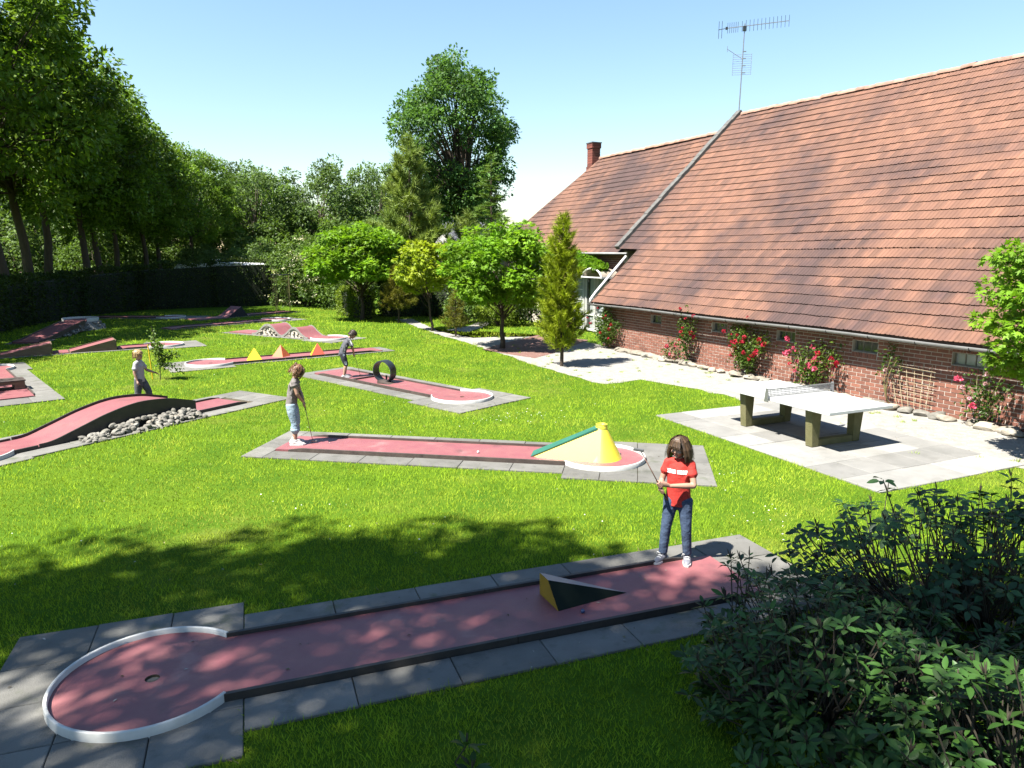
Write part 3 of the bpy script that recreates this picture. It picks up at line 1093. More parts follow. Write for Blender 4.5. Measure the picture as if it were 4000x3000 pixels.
# --- loop ring
(x, y), a = LANES['loop']
w = empty("loop_ring", (x + 2.9 * math.cos(a), y + 2.9 * math.sin(a), TOP), a + 0.30,
          "black loop ring standing upright on its red lane", "obstacle")
m = MB()
V, F = [], []
seg = 48
for k in range(seg):
    t = 2 * PI * k / seg
    off = 0.05 * math.sin(t / 2)
    for r_, yv in ((0.262, -0.125), (0.29, -0.12), (0.29, 0.12), (0.262, 0.125)):
        V.append((r_ * math.sin(t), yv + off, 0.292 - r_ * math.cos(t)))
for k in range(seg):
    for q in range(4):
        F.append((k * 4 + q, k * 4 + (q + 1) % 4, ((k + 1) % seg) * 4 + (q + 1) % 4, ((k + 1) % seg) * 4 + q))
m.add(V, F)
sharp_smooth(m.build("ring_band", "black_rubber", w), 40)
m = MB()
m.add([(-0.32, 0.0, 0.0), (0.05, 0.0, 0.0), (0.05, 0.3, 0.0), (-0.32, 0.3, 0.0), (-0.02, 0.0, 0.06), (0.05, 0.0, 0.08), (0.05, 0.3, 0.08), (-0.02, 0.3, 0.05)],
      [(3, 2, 1, 0), (4, 5, 6, 7), (0, 1, 5, 4), (1, 2, 6, 5), (2, 3, 7, 6), (3, 0, 4, 7)])
m.build("ramp_shoe", "rail_brown", w)
m = MB()
m.box((0.10, -0.18, 0.07), (0.04, 0.03, 0.14))
m.build("bracket", "rail_brown", w)
m = MB()
m.box((0.81, -0.25, 0.02), (0.05, 0.88, 0.04), rz=-0.30)
m.build("cross_step", "rail_brown", w)

# --- pyramids
(x, y), a = LANES['pyramid']


def pyramid(u, v, du, dv, h, mats, rz, label):
    p = empty("pyramid_obstacle", (x + u * math.cos(a) - v * math.sin(a), y + u * math.sin(a) + v * math.cos(a), TOP), a + rz,
              label, "obstacle", "pyramid obstacles on one lane")
    c = [(-du / 2, -dv / 2, 0), (du / 2, -dv / 2, 0), (du / 2, dv / 2, 0), (-du / 2, dv / 2, 0)]
    for k in range(4):
        m = MB()
        m.add([c[k], c[(k + 1) % 4], (0, 0, h)], [(0, 1, 2)])
        m.build("face", mats[k], p)


pyramid(1.27, -0.2, 0.46, 0.40, 0.40, ("yellow_paint", "yellow_paint", "orange_paint", "yellow_paint"), -0.22,
        "yellow pyramid obstacle nearest the white rim of its lane")
pyramid(2.24, 0.2, 0.42, 0.42, 0.38, ("orange_paint", "orange_paint", "red_paint", "orange_paint"), -0.95,
        "orange pyramid obstacle between the yellow and the red one")
pyramid(3.32, -0.2, 0.46, 0.42, 0.40, ("red_paint", "red_paint", "orange_paint", "yellow_paint"), -0.28,
        "red pyramid obstacle with a yellow side beside the stooping boy")

# --- arch lane
(x, y), a = LANES['arch']
root = lane('arch', "red minigolf lane arching over in a dark sided hump with a bank of stones", flat=False)
flat_surface(root, lane_outline(tee=0.95), 0.002, TOP)
rim(root)
prof = spline([(0.95, 0.05), (1.2, 0.07), (1.65, 0.2), (2.2, 0.36), (2.8, 0.46), (3.4, 0.43), (3.8, 0.34), (4.05, 0.27)], 6)
strip_surface(root, prof)
profile_rail(root, prof, 1, 0.5, material="rail_dark")
profile_rail(root, prof, -1, 0.5, material="rail_dark")
m = MB()
m.box((4.066, 0, 0.125), (0.02, 0.9, 0.25))
m.build("end_plate", "cement", root)
flat_surface(root, [(4.08, -LW), (5.3, -LW), (5.3, LW), (4.08, LW)], 0.002, TOP, hole=False, name="tee_surface")
rails(root, 4.1, 5.35, pieces=1)
rails(root, CH + 0.004, 0.93, pieces=1, cut=0.0)
rr = random.Random(21)
for k in range(150):
    u = rr.uniform(1.55, 4.0)
    hmax = np.interp(u, [1.5, 2.0, 2.8, 3.6, 4.0], [0.04, 0.13, 0.2, 0.19, 0.13])
    lay = rr.random()
    v = -LW - 0.08 - 0.34 * lay
    z = 0.02 + hmax * (1 - lay)
    put_stone(root, u, v, z, rr.uniform(0.05, 0.085), rr, STONES + STONES + PALE_STONES[:2])

# --- twin hump lane
(x, y), a = LANES['hump']
root = lane('hump', "red minigolf lane rolling over two rounded humps with cobbled sides", flat=False)
flat_surface(root, lane_outline(tee=0.7), 0.002, TOP)
rim(root)
hz = [(0.7, 0.05), (0.85, 0.06), (1.1, 0.2), (1.3, 0.36), (1.48, 0.42), (1.66, 0.36), (1.9, 0.18), (2.12, 0.07), (2.3, 0.07), (2.5, 0.2), (2.75, 0.4), (2.98, 0.47),
      (3.2, 0.42), (3.5, 0.2), (3.75, 0.07), (3.95, 0.05)]
prof = spline(hz, 4)
strip_surface(root, prof, thick=0.04)
for s in (-1, 1):
    profile_rail(root, prof, s, 0.06, up=0.03, material="cement", name="hump_edge")
    m = MB()
    n = len(prof)
    yv = s * (LW - 0.012)
    m.add([(u, yv, 0) for u, z in prof] + [(u, yv, z - 0.03) for u, z in prof],
          [(i, i + 1, n + i + 1, n + i)[::(1 if s < 0 else -1)] for i in range(n - 1)])
    m.build("hump_side", "mortar", root)
    rr = random.Random(5 + s)
    for k in range(40 if s > 0 else 64):
        u = rr.uniform(0.95, 3.65)
        zt = np.interp(u, [p[0] for p in prof], [p[1] for p in prof]) - 0.06
        if zt < 0.05:
            continue
        put_stone(root, u, s * (LW + 0.0), rr.uniform(0.02, zt), rr.uniform(0.04, 0.07), rr, PALE_STONES)
flat_surface(root, [(3.95, -LW), (5.4, -LW), (5.4, LW), (3.95, LW)], 0.002, TOP, hole=False, name="tee_surface")

# --- jump lane
(x, y), a = LANES['jump']
root = lane('jump', "red minigolf lane with two timber sided jump ramps and a stone heap", flat=False)
flat_surface(root, lane_outline(tee=1.45), 0.002, TOP)
rim(root)
rails(root, CH + 0.004, 1.4, pieces=1, material="rail_brown")
for u_lo, u_hi, nm in ((2.9, 1.55, "near"), (4.95, 3.45, "far")):
    prof = [(u_hi, 0.37), ((u_lo + u_hi) / 2, 0.21), (u_lo, 0.05)]
    strip_surface(root, prof)
    for s in (-1, 1):
        profile_rail(root, prof, s, 1.0, up=0.03, material="plank_tan", name="ramp_side", floor=0.0)
    m = MB()
    m.box((u_hi - 0.02, 0, 0.185), (0.03, 0.96, 0.37))
    m.box((u_hi + 0.12, -LW - 0.05, 0.12), (0.3, 0.04, 0.24))
    m.build("ramp_end", "plank_tan", root)
    rr = random.Random(int(u_lo * 10))
    for k in range(16):
        put_stone(root, rr.uniform(u_hi + 0.25, u_hi + 0.95), -LW - 0.1 - rr.uniform(0, 0.2), rr.uniform(0.02, 0.12), rr.uniform(0.05, 0.08), rr, PALE_STONES + STONES)
flat_surface(root, [(2.95, -LW), (3.4, -LW), (3.4, LW), (2.95, LW)], 0.002, TOP, hole=False, name="gap_surface")
flat_surface(root, [(5.0, -LW), (5.5, -LW), (5.5, LW), (5.0, LW)], 0.002, TOP, hole=False, name="tee_surface")

# --- plateau lane
(x, y), a = LANES['plateau']
root = empty("minigolf_lane", (x, y, 0), a, "red minigolf ramp climbing to a raised round plateau with pale rim by the hedge", "minigolf lane",
             "minigolf lanes laid out on the lawn")
PZ = 0.42
flat_surface(root, lane_outline(tee=0.8), PZ - 0.05, PZ)
rim(root, PZ - 0.06, PZ + 0.09)
prof = [(0.8, PZ), (1.1, PZ - 0.025), (2.6, 0.26), (4.6, 0.06), (5.3, 0.05)]
strip_surface(root, prof)
for s in (-1, 1):
    profile_rail(root, prof, s, 0.12, up=0.05, material="rail_brown")
m = MB()
seg = 24
m.add([(0.74 * math.cos(2 * PI * k / seg), 0.74 * math.sin(2 * PI * k / seg), PZ - 0.06) for k in range(seg)] +
      [(1.0 * math.cos(2 * PI * k / seg), 1.0 * math.sin(2 * PI * k / seg), 0) for k in range(seg)],
      [(k, seg + k, seg + (k + 1) % seg, (k + 1) % seg) for k in range(seg)])
m.add([(0.8, -0.42, PZ - 0.1), (4.6, -0.42, 0.0), (0.8, -0.42, 0.0)], [(0, 2, 1)])
m.add([(0.8, 0.42, PZ - 0.1), (4.6, 0.42, 0.0), (0.8, 0.42, 0.0)], [(0, 1, 2)])
m.build("mound", "cement", root)
rr = random.Random(77)
for k in range(70):
    t = rr.uniform(0, 2 * PI)
    f = rr.random()
    put_stone(root, (0.98 - 0.2 * f) * math.cos(t), (0.98 - 0.2 * f) * math.sin(t), 0.03 + (PZ - 0.15) * f, rr.uniform(0.06, 0.1), rr)
for k in range(34):
    for s in (1, -1):
        u = rr.uniform(1.0, 3.2)
        put_stone(root, u, s * (0.5 + rr.uniform(0, .14)), rr.uniform(0.02, max(0.03, 0.5 - 0.14 * u)), rr.uniform(0.05, 0.09), rr)
pad(root, 'plateau', hole_grid=False, tee_rows=False)

# --- net lane
(x, y), a = LANES['net']
root = empty("minigolf_lane", (x, y, 0), a, "shaded red minigolf lane with a steep dark ramp facing the net basket", "minigolf lane",
             "minigolf lanes laid out on the lawn")
flat_surface(root, [(-0.6, -LW), (2.55, -LW), (2.55, LW), (-0.6, LW)], 0.002, TOP, hole=False)
flat_surface(root, [(3.85, -LW), (5.6, -LW), (5.6, LW), (3.85, LW)], 0.002, TOP, hole=False, name="tee_surface")
prof = spline([(2.95, 0.55), (3.3, 0.34), (3.6, 0.15), (3.85, 0.05)], 4)
strip_surface(root, prof)
m = MB()
for s in (-1, 1):
    yv = s * 0.46
    m.add([(2.95, yv, 0.56), (2.55, yv, 0.0), (3.85, yv, 0.0), (3.3, yv, 0.34)], [(0, 1, 2, 3) if s < 0 else (3, 2, 1, 0)])
m.add([(2.95, -.46, 0.55), (2.55, -.46, 0), (2.55, .46, 0), (2.95, .46, 0.55)], [(0, 1, 2, 3)])
m.build("ramp_body", "shorts_navy", root)
rails(root, -0.6, 2.5, material="rail_brown", pieces=1, cut=0)
pad(root, 'net', hole_grid=False)

net = empty("net_basket", (x, y, 0), 0, "tall hooped net basket on thin posts in front of the flowering shrub", "net basket")
R_, HT = 0.5, 2.15
for t in (0.2, 2.3, 4.4):
    m = MB()
    m.tube([(R_ * math.cos(t) * 0.95, R_ * math.sin(t) * 0.95, 0), (R_ * math.cos(t), R_ * math.sin(t), HT)], 0.022, 6)
    m.build("post", "cane", net)
m = MB()
pts = [(R_ * math.cos(2 * PI * k / 24), R_ * math.sin(2 * PI * k / 24), HT) for k in range(25)]
m.tube(pts, 0.025, 6, caps=False)
m.build("hoop", "shaded_green_paint", net)
m = MB()
NA, NH = 22, 26
for k in range(NA):
    for s in (-1, 1):
        pts = []
        for j in range(9):
            f = j / 8
            t = 2 * PI * k / NA + s * f * 0.9
            r_ = R_ * (1.0 - 0.12 * math.sin(f * PI))
            pts.append((r_ * math.cos(t), r_ * math.sin(t), HT - f * (HT - 0.35)))
        m.tube(pts, 0.0028, 3, caps=False)
tag(m.build("net", "cane", net), kind="stuff")

# --- corner lane at the left edge
(x, y), a = LANES['corner']
root = lane('corner', "red minigolf lane with a square box obstacle, partly under leafy shade", "rail_brown")
w = empty("box_obstacle", (x + 4.1 * math.cos(a), y + 4.1 * math.sin(a), TOP), a, "brown box obstacle with a low opening on the red lane", "obstacle")
m = MB()
for s in (-1, 1):
    m.box((0, s * 0.32, 0.1), (0.55, 0.22, 0.2))
m.box((0, 0, 0.165), (0.55, 0.42, 0.07))
m.build("box_body", "plank_tan", w)
m = MB()
m.box((0, 0, 0.214), (0.58, 0.9, 0.026))
m.build("lid", "rail_brown", w)

# --- balls
(x, y), a = LANES['wedge']


def ball(u, v, key, material, label):
    (x, y), a = LANES[key]
    m = MB()
    m.ball((0, 0, 0), 0.021, 14, 10)
    o = m.build("golf_ball", material, None, True, (x + u * math.cos(a) - v * math.sin(a), y + u * math.sin(a) + v * math.cos(a), TOP + 0.021))
    tag(o, label, "ball")


ball(3.66, -0.24, 'wedge', "ball_blue", "small dark blue golf ball beside the dark wedge")
ball(2.05, 0.12, 'cone', "ball_white", "small white golf ball on the lane in front of the cone ramp")
ball(3.75, 0.05, 'loop', "rail_dark", "small dark golf ball at the boy's feet on the loop lane")
# ------------------------------------------------------------------ barn and farmhouse
PITCH = math.radians(43.0)
TANP = math.tan(PITCH)
E3 = Vector((BARN_E[0], BARN_E[1], 0))
N3 = Vector((BARN_N[0], BARN_N[1], 0))
UPS = (-N3 * math.cos(PITCH) + Vector((0, 0, 1)) * math.sin(PITCH)).normalized()
NRM = E3.cross(UPS).normalized()
ROOF_R = Matrix((E3, UPS, NRM)).transposed().to_4x4()
WALL_R = Matrix((E3, Vector((0, 0, 1)).cross(E3), Vector((0, 0, 1)))).transposed().to_4x4()   # y points into the house
EAVE_OFF, EAVE_Z = 0.36, 1.60
CAMP = np.array([0, 0, 3.37])


def tile_verts(w=0.222, L=0.405, h=0.0):
    """one clay pan tile: two rolls across, thick lower edge; x across, y up the slope, z out"""
    xs = [0.0, 0.018, 0.036, 0.098, 0.116, 0.134, 0.196, w]
    zs = [0.017, 0.022, 0.006, 0.003, 0.018, 0.003, 0.006, 0.013]
    V, F = [], []
    for x, z in zip(xs, zs):
        V += [(x, 0, z + 0.024), (x, L, z - 0.010), (x, 0.004, z + 0.008)]
    for i in range(len(xs) - 1):
        a, b = i * 3, i * 3 + 3
        F += [(a, b, b + 1, a + 1), (a + 2, b + 2, b, a)]
    n = len(xs) - 1
    F += [(n * 3, n * 3 + 2, n * 3 + 1, n * 3 + 1)[:3], (0, 1, 2)]
    return np.array(V), F


TV, TF = tile_verts()
TQ = np.array([f for f in TF if len(f) == 4])
TILE_VARIANTS = []
for k in range(8):
    m = MB()
    m.tone = k / 7
    m.add(TV, TF)
    TILE_VARIANTS.append(m.mesh("roof_tile", "roof_tile"))


def roof_tiles(parent, spots, n_single, seed, sagf):
    """spots: list of (s, off, z) lower left tile corners. The n_single that show largest become objects."""
    r = random.Random(seed)
    world_pts = np.array([barn(s, o, z) for s, o, z in spots])
    d = np.linalg.norm(world_pts - CAMP, axis=1)
    inview = (world_pts[:, 0] / np.maximum(world_pts[:, 1], 0.1) < 0.75)
    order = np.argsort(np.where(inview, d, d + 1000))
    single = set(order[:n_single].tolist())
    Vs, Fs, Ts = [], [], []
    base = 0
    R3 = np.array(ROOF_R.to_3x3())
    tone_map = {}
    for i, p in enumerate(world_pts):
        tone = min(1, max(0, r.gauss(0.45, 0.22)))
        if r.random() < 0.05:
            tone = min(1.0, tone + 0.45)
        jit = (r.gauss(0, 0.003), r.gauss(0, 0.004), r.gauss(0, 0.0018))
        rot = r.gauss(0, 0.004)
        if i in single:
            o = link("roof_tile", TILE_VARIANTS[min(7, int(tone * 8))], parent)
            o.matrix_world = Matrix.Translation(Vector(p)) @ ROOF_R @ Matrix.Translation(jit) @ Matrix.Rotation(rot, 4, 'Z')
        else:
            q = TV.copy()
            q = np.stack([q[:, 0] - rot * q[:, 1], q[:, 1] + rot * q[:, 0], q[:, 2]], 1) + np.array(jit)
            Vs.append(q @ R3.T + p)
            Fs.append(TQ + base)
            base += len(TV)
            Ts += [tone] * len(TQ)
    if Vs:
        o = link("far_roof_tiles", np_mesh("far_roof_tiles", np.concatenate(Vs), np.concatenate(Fs), "roof_tile", Ts), parent)
        tag(o, kind="stuff")


barn_root = empty("brick_barn", (0, 0, 0), 0, "long low brick barn with a huge red pantile roof and small wall windows", "barn")
RIDGE_OFF = -7.45
N_ROWS = 31
TILE_STEP = 0.215


def ridge_z(s):
    return EAVE_Z + TANP * (EAVE_OFF - RIDGE_OFF) + np.interp(s, [-9.5, 2, 12], [0.08, -0.16, -0.2])


def roof_point(s, row):
    """point on the (slightly sagging) barn roof: row 0 at the eave, N_ROWS at the ridge"""
    f = row / N_ROWS
    off = EAVE_OFF + (RIDGE_OFF - EAVE_OFF) * f
    z = EAVE_Z + (ridge_z(s) - EAVE_Z) * f
    z += -0.05 * math.sin(PI * f) * math.sin((s + 9) * 0.42) + 0.007 * math.sin(s * 1.1 + row * 0.7)
    return (s, off, z)


spots = []
for row in range(N_ROWS):
    s_min = -8.18 if row < 8 else -9.42
    cols = int((11.5 - s_min) / TILE_STEP)
    for c in range(cols):
        spots.append(roof_point(s_min + c * TILE_STEP, row))
mroof = MB()
for s0, s1, r0 in ((-8.14, 11.4, 0), (-9.4, -8.14, 8)):
    k = 12
    for j in range(k):
        a, b = s0 + (s1 - s0) * j / k, s0 + (s1 - s0) * (j + 1) / k
        for q in range(r0, N_ROWS, 4):
            q2 = min(q + 4, N_ROWS)
            P4 = [roof_point(a, q), roof_point(b, q), roof_point(b, q2), roof_point(a, q2)]
            mroof.add([Vector(barn(*p)) - NRM * 0.075 for p in P4], [(0, 1, 2, 3)])
roof_obj = mroof.build("roof", "timber_dark", barn_root)
roof_tiles(roof_obj, spots, 300, 3, 0)
# rear slope
m = MB()
ez = EAVE_Z + 0.0
m.add([barn(-9.4, RIDGE_OFF, ridge_z(-9.4) - .03), barn(11.4, RIDGE_OFF, ridge_z(11.4) - .03), barn(11.4, RIDGE_OFF * 2 - .36, ez), barn(-9.4, RIDGE_OFF * 2 - .36, ez)], [(3, 2, 1, 0)])
m.build("rear_roof", "roof_tile", barn_root)


# ridge tiles
def ridge_run(parent, s0, s1, offr, zf, step=0.36):
    m = MB()
    seg = 7
    V, F = [], []
    for k in range(seg + 1):
        t = -0.15 + (PI + 0.3) * k / seg
        for x, r_ in ((0, 0.135), (step + 0.05, 0.115)):
            V.append((x, r_ * math.cos(t), r_ * math.sin(t) * 0.85))
    for k in range(seg):
        F.append((2 * k, 2 * k + 1, 2 * k + 3, 2 * k + 2)[::-1])
    m.add(V, F)
    meshes = []
    for q in (0.15, 0.4, 0.65, 0.9):
        m.t = [q] * len(m.f)
        mm = m.mesh("ridge_tile", "ridge_tile", True)
        meshes.append(mm)
    r = random.Random(4)
    s = s0
    while s < s1:
        o = link("ridge_tile", r.choice(meshes), parent)
        o.matrix_world = Matrix.Translation(Vector(barn(s, offr, zf(s) - 0.02 + r.gauss(0, 0.008)))) @ WALL_R @ Matrix.Rotation(r.gauss(0, 0.03), 4, 'Y')
        s += step


ridge_run(roof_obj, -9.3, 8.0, RIDGE_OFF, ridge_z)

# stepped stone coping between barn and house
m = MB()
r = random.Random(9)
for k in range(26):
    f0, f1 = k / 26, (k + 1) / 26
    row0 = 8 + (N_ROWS - 8 + 0.4) * f0
    row1 = 8 + (N_ROWS - 8 + 0.4) * f1
    a, b = Vector(barn(*roof_point(-9.55, row0))), Vector(barn(*roof_point(-9.55, row1)))
    c = (a + b) / 2 + NRM * (0.06 + r.uniform(-0.008, 0.012))
    M3 = ROOF_R.to_3x3()
    mk = MB()
    mk.box((0, 0, 0), (0.26, (b - a).length - 0.008, 0.16 + r.uniform(-.01, .02)))
    o = mk.build("coping_stone", "coping", barn_root)
    o.matrix_world = Matrix.Translation(c) @ M3.to_4x4()

# wall with window openings
WINS = [(-5.16, -4.60), (-2.22, -1.59), (0.25, 0.86), (2.57, 3.23), (4.95, 5.60)]
WZ0, WZ1 = 1.10, 1.36
WALL_L, WALL_R_S = -8.0, 11.3
wall = MB()


def wall_box(mbx, s0, s1, z0, z1, o0=-0.30, o1=0.0):
    P = [barn(s, o, z) for z in (z0, z1) for s, o in ((s0, o1), (s1, o1), (s1, o0), (s0, o0))]
    mbx.add(P, [(0, 3, 2, 1), (4, 5, 6, 7), (0, 1, 5, 4), (1, 2, 6, 5), (2, 3, 7, 6), (3, 0, 4, 7)])


wall_box(wall, WALL_L, WALL_R_S, -0.1, WZ0)
wall_box(wall, WALL_L, WALL_R_S, WZ1, 1.75)
edges = [WALL_L] + [x for w_ in WINS for x in w_] + [WALL_R_S]
for k in range(0, len(edges), 2):
    wall_box(wall, edges[k], edges[k + 1], WZ0, WZ1)
wall_obj = wall.build("wall", "mortar", barn_root)
gable = MB()
zr = ridge_z(-9) - 0.1
gable.add([barn(-8.0, -0.3, 0), barn(-8.0, RIDGE_OFF * 2, 0), barn(-8.0, RIDGE_OFF * 2, 1.5), barn(-8.0, RIDGE_OFF, zr), barn(-8.0, -0.3, 1.9)], [(0, 1, 2, 3, 4)])
gable.add([barn(11.3, -0.3, 0), barn(11.3, RIDGE_OFF * 2, 0), barn(11.3, RIDGE_OFF * 2, 1.5), barn(11.3, RIDGE_OFF, zr), barn(11.3, -0.3, 1.9)], [(4, 3, 2, 1, 0)])
gable.build("gable_wall", "brick", barn_root)

BH, BL = 0.088, 0.25
brick_base = np.array([(x, y, z) for y in (0.0, 1.0) for x, z in ((0, 0), (1, 0), (1, 1), (0, 1))], float)
BQ = np.array([(0, 1, 2, 3), (0, 4, 5, 1), (1, 5, 6, 2), (2, 6, 7, 3), (3, 7, 4, 0)])


def lay_bricks(parent, bricks, n_single, seed, plane=0.0, stuff_name="far_bricks"):
    """bricks: (s, z, length, height). x along the wall, y = depth into wall, proud of the mortar by 7 mm"""
    r = random.Random(seed)
    pts = np.array([barn(b[0], plane, b[1]) for b in bricks])
    d = np.linalg.norm(pts - CAMP, axis=1)
    inview = pts[:, 0] / np.maximum(pts[:, 1], 0.1) < 0.72
    order = np.argsort(np.where(inview, d, d + 1000))
    single = set(order[:n_single].tolist())
    cache = {}
    Vs, Fs, Ts, base = [], [], [], 0
    for i, (s, z, L, h) in enumerate(bricks):
        tone = min(1, max(0, r.gauss(0.5, 0.24)))
        out = 0.007 + r.uniform(-0.002, 0.003)
        if i in single:
            key = (round(L, 3), round(h, 3), int(tone * 6))
            if key not in cache:
                m = MB()
                m.tone = tone
                m.add(brick_base * np.array([L, 0.02, h]), [tuple(f) for f in BQ])
                cache[key] = m.mesh("brick", "brick")
            o = link("brick", cache[key], parent)
            o.matrix_world = Matrix.Translation(Vector(barn(s, plane + out, z))) @ WALL_R
        else:
            q = brick_base * np.array([L, 0.02, h])
            V = np.array([[*(np.array(barn(s + v[0], plane + out - v[1]))[:2]), z + v[2]] for v in q])
            Vs.append(V)
            Fs.append(BQ + base)
            base += 8
            Ts += [tone] * 5
    if Vs:
        o = link(stuff_name, np_mesh(stuff_name, np.concatenate(Vs), np.concatenate(Fs), "brick", Ts), parent)
        tag(o, kind="stuff")


bricks = []
for row in range(19):
    z = 0.0 + row * BH
    s = WALL_L + 0.004 + (BL / 2 if row % 2 else 0)
    while s < 9.0:
        blocked = any(s + BL - 0.01 > w0 - 0.01 and s < w1 + 0.01 and 10.5 < row < 16.5 for w0, w1 in WINS)
        if not blocked:
            bricks.append((s, z, BL - 0.016, BH - 0.0165))
        else:   # closers next to the window
            for w0, w1 in WINS:
                if s < w0 - 0.03 < s + BL:
                    bricks.append((s, z, w0 - 0.012 - s, BH - 0.0165))
                if s < w1 + 0.03 < s + BL:
                    bricks.append((w1 + 0.012, z, s + BL - 0.016 - w1 - 0.012, BH - 0.0165))
        s += BL
lay_bricks(wall_obj, bricks, 290, 8)
for w0, w1 in WINS:
    win = empty("window", (0, 0, 0))
    win.parent = barn_root
    k = int(round((w1 - w0) / 0.072))
    st = (w1 - w0) / k
    sold = [(w0 + q * st, 11 * BH, st - 0.013, 0.118) for q in range(k)]
    sold += [(w0 + q * st, WZ1 + 0.008, st - 0.013, 0.115) for q in range(k)]
    lay_bricks(wall_obj, sold, 0, int(w0 * 10) + 50, 0.006, "soldier_bricks")
    fr = MB()
    for z in (WZ0 + 0.012, WZ1 - 0.012):
        fr.bar(barn(w0, -0.1, z), barn(w1, -0.1, z), 0.03, 0.024)
    nn = 3 if w1 - w0 > 0.6 else 2
    for q in range(nn + 1):
        s = w0 + 0.012 + (w1 - w0 - 0.024) * q / nn
        fr.bar(barn(s, -0.1, WZ0 + 0.024), barn(s, -0.1, WZ1 - 0.024), 0.024, 0.024)
    fr.build("window_frame", "old_frame", win)
    for q in range(nn):
        sa = w0 + 0.012 + (w1 - w0 - 0.024) * q / nn + 0.012
        sb = w0 + 0.012 + (w1 - w0 - 0.024) * (q + 1) / nn - 0.012
        p = MB()
        wall_box(p, sa, sb, WZ0 + 0.026, WZ1 - 0.026, -0.108, -0.102)
        p.build("pane", "curtain_glass" if w0 > 4.5 else "window_glass", win)

# gutter along the eave with brackets
m = MB()
V, F = [], []
seg = 8
ss = np.linspace(-8.35, 11.0, 20)
for s in ss:
    for k in range(seg + 1):
        t = PI + PI * k / seg
        for r_ in (0.066, 0.058):
            zz = EAVE_Z - 0.045 + 0.012 * math.sin(s * 0.9) + r_ * math.sin(t)
            V.append(barn(s, EAVE_OFF + 0.055 + r_ * math.cos(t), zz))
w_ = 2 * (seg + 1)
for i in range(len(ss) - 1):
    for k in range(seg):
        a = i * w_ + 2 * k
        F.append((a, a + 2, a + w_ + 2, a + w_))
        F.append((a + 1, a + w_ + 1, a + w_ + 3, a + 3))
    for e in (0, 2 * seg):
        a = i * w_ + e
        F.append((a, a + 1, a + w_ + 1, a + w_) if e else (a, a + w_, a + w_ + 1, a + 1))
m.add(V, F)
gut = m.build("gutter", "zinc", barn_root)
for s in np.arange(-7.9, 10.5, 1.12):
    b = MB()
    b.tube([barn(s, EAVE_OFF + 0.055 + 0.072 * math.cos(PI + PI * k / 8), EAVE_Z - 0.045 + 0.012 * math.sin(s * 0.9) + 0.072 * math.sin(PI + PI * k / 8)) for k in range(9)], 0.008, 4)
    b.build("gutter_bracket", "dark_steel", gut)
# fascia under the tiles, verge board and down pipe at the far end
m = MB()
m.bar(barn(-8.15, EAVE_OFF - 0.06, EAVE_Z - 0.05), barn(11.2, EAVE_OFF - 0.06, EAVE_Z - 0.05), 0.03, 0.1)
m.build("fascia_board", "timber_dark", barn_root)
m = MB()
a, b = Vector(barn(*roof_point(-8.24, -0.1))), Vector(barn(*roof_point(-8.24, 8.6)))
m.bar(a - NRM * 0.03, b - NRM * 0.03, 0.04, 0.09)
m.build("verge_board", "timber_dark", barn_root)
m = MB()
p0 = Vector(barn(-8.32, 0.30, EAVE_Z + 0.02))
m.tube([Vector(barn(-8.36, -1.2, 3.25)), Vector(barn(-8.36, 0.1, 1.95)), Vector(barn(-8.36, 0.32, 1.70)), Vector(barn(-8.34, 0.36, 1.56))], 0.05, 8)
m.build("down_pipe", "white_paint", barn_root, smooth=True)

# ------------------------------------------------------------------ farmhouse behind the coping
house = empty("farmhouse", (0, 0, 0), 0, "brick farmhouse with hipped red pantile roof joined behind the barn", "house")
H_EOFF, H_EZ, H_ROFF = -1.72, 3.44, -6.95
H_ROWS = 21


def h_point(s, row):
    f = row / H_ROWS
    z = H_EZ + (H_EOFF - H_ROFF) * TANP * f - 0.08
    return (s, H_EOFF + (H_ROFF - H_EOFF) * f, z + 0.012 * math.sin(s * 0.8 + row * .5))


def hip_s(row):
    return -21.6 + 2.6 * (row / H_ROWS)


spots = []
for row in range(H_ROWS):
    s = hip_s(row)
    while s < -9.75:
        spots.append(h_point(s, row))
        s += TILE_STEP
mh = MB()
for q in range(0, H_ROWS, 3):
    q2 = min(q + 3, H_ROWS)
    P4 = [h_point(hip_s(q), q), h_point(-9.5, q), h_point(-9.5, q2), h_point(hip_s(q2), q2)]
    mh.add([Vector(barn(*p)) - NRM * 0.07 for p in P4], [(0, 1, 2, 3)])
hroof = mh.build("roof", "timber_dark", house)
roof_tiles(hroof, spots, 0, 13, 0)
hz_ = h_point(-15, H_ROWS)[2]
m = MB()
m.add([barn(-19.0, H_ROFF, hz_), barn(-9.5, H_ROFF, hz_), barn(-9.5, -12.2, H_EZ), barn(-21.6, -12.2, H_EZ)], [(3, 2, 1, 0)])
m.add([barn(-19.0, H_ROFF, hz_), barn(-21.6, -12.2, H_EZ), barn(-21.6, H_EOFF, H_EZ - .08)], [(0, 1, 2)])
m.build("rear_roof", "roof_tile", house)
ridge_run(hroof, -19.0, -9.7, H_ROFF, lambda s: hz_ + 0.06)
m = MB()
m.add([barn(-21.2, -2.1, 0), barn(-9.5, -2.1, 0), barn(-9.5, -2.1, 3.5), barn(-21.2, -2.1, 3.5)], [(0, 1, 2, 3)])
m.add([barn(-21.2, -2.1, 0), barn(-21.2, -12, 0), barn(-21.2, -12, 3.5), barn(-21.2, -2.1, 3.5)], [(3, 2, 1, 0)])
m.add([barn(-9.5, -2.1, 0), barn(-9.5, -12, 0), barn(-9.5, -12, 3.5), barn(-9.5, -2.1, 3.5)], [(0, 1, 2, 3)])
hwall = m.build("wall", "mortar", house)
bricks = []
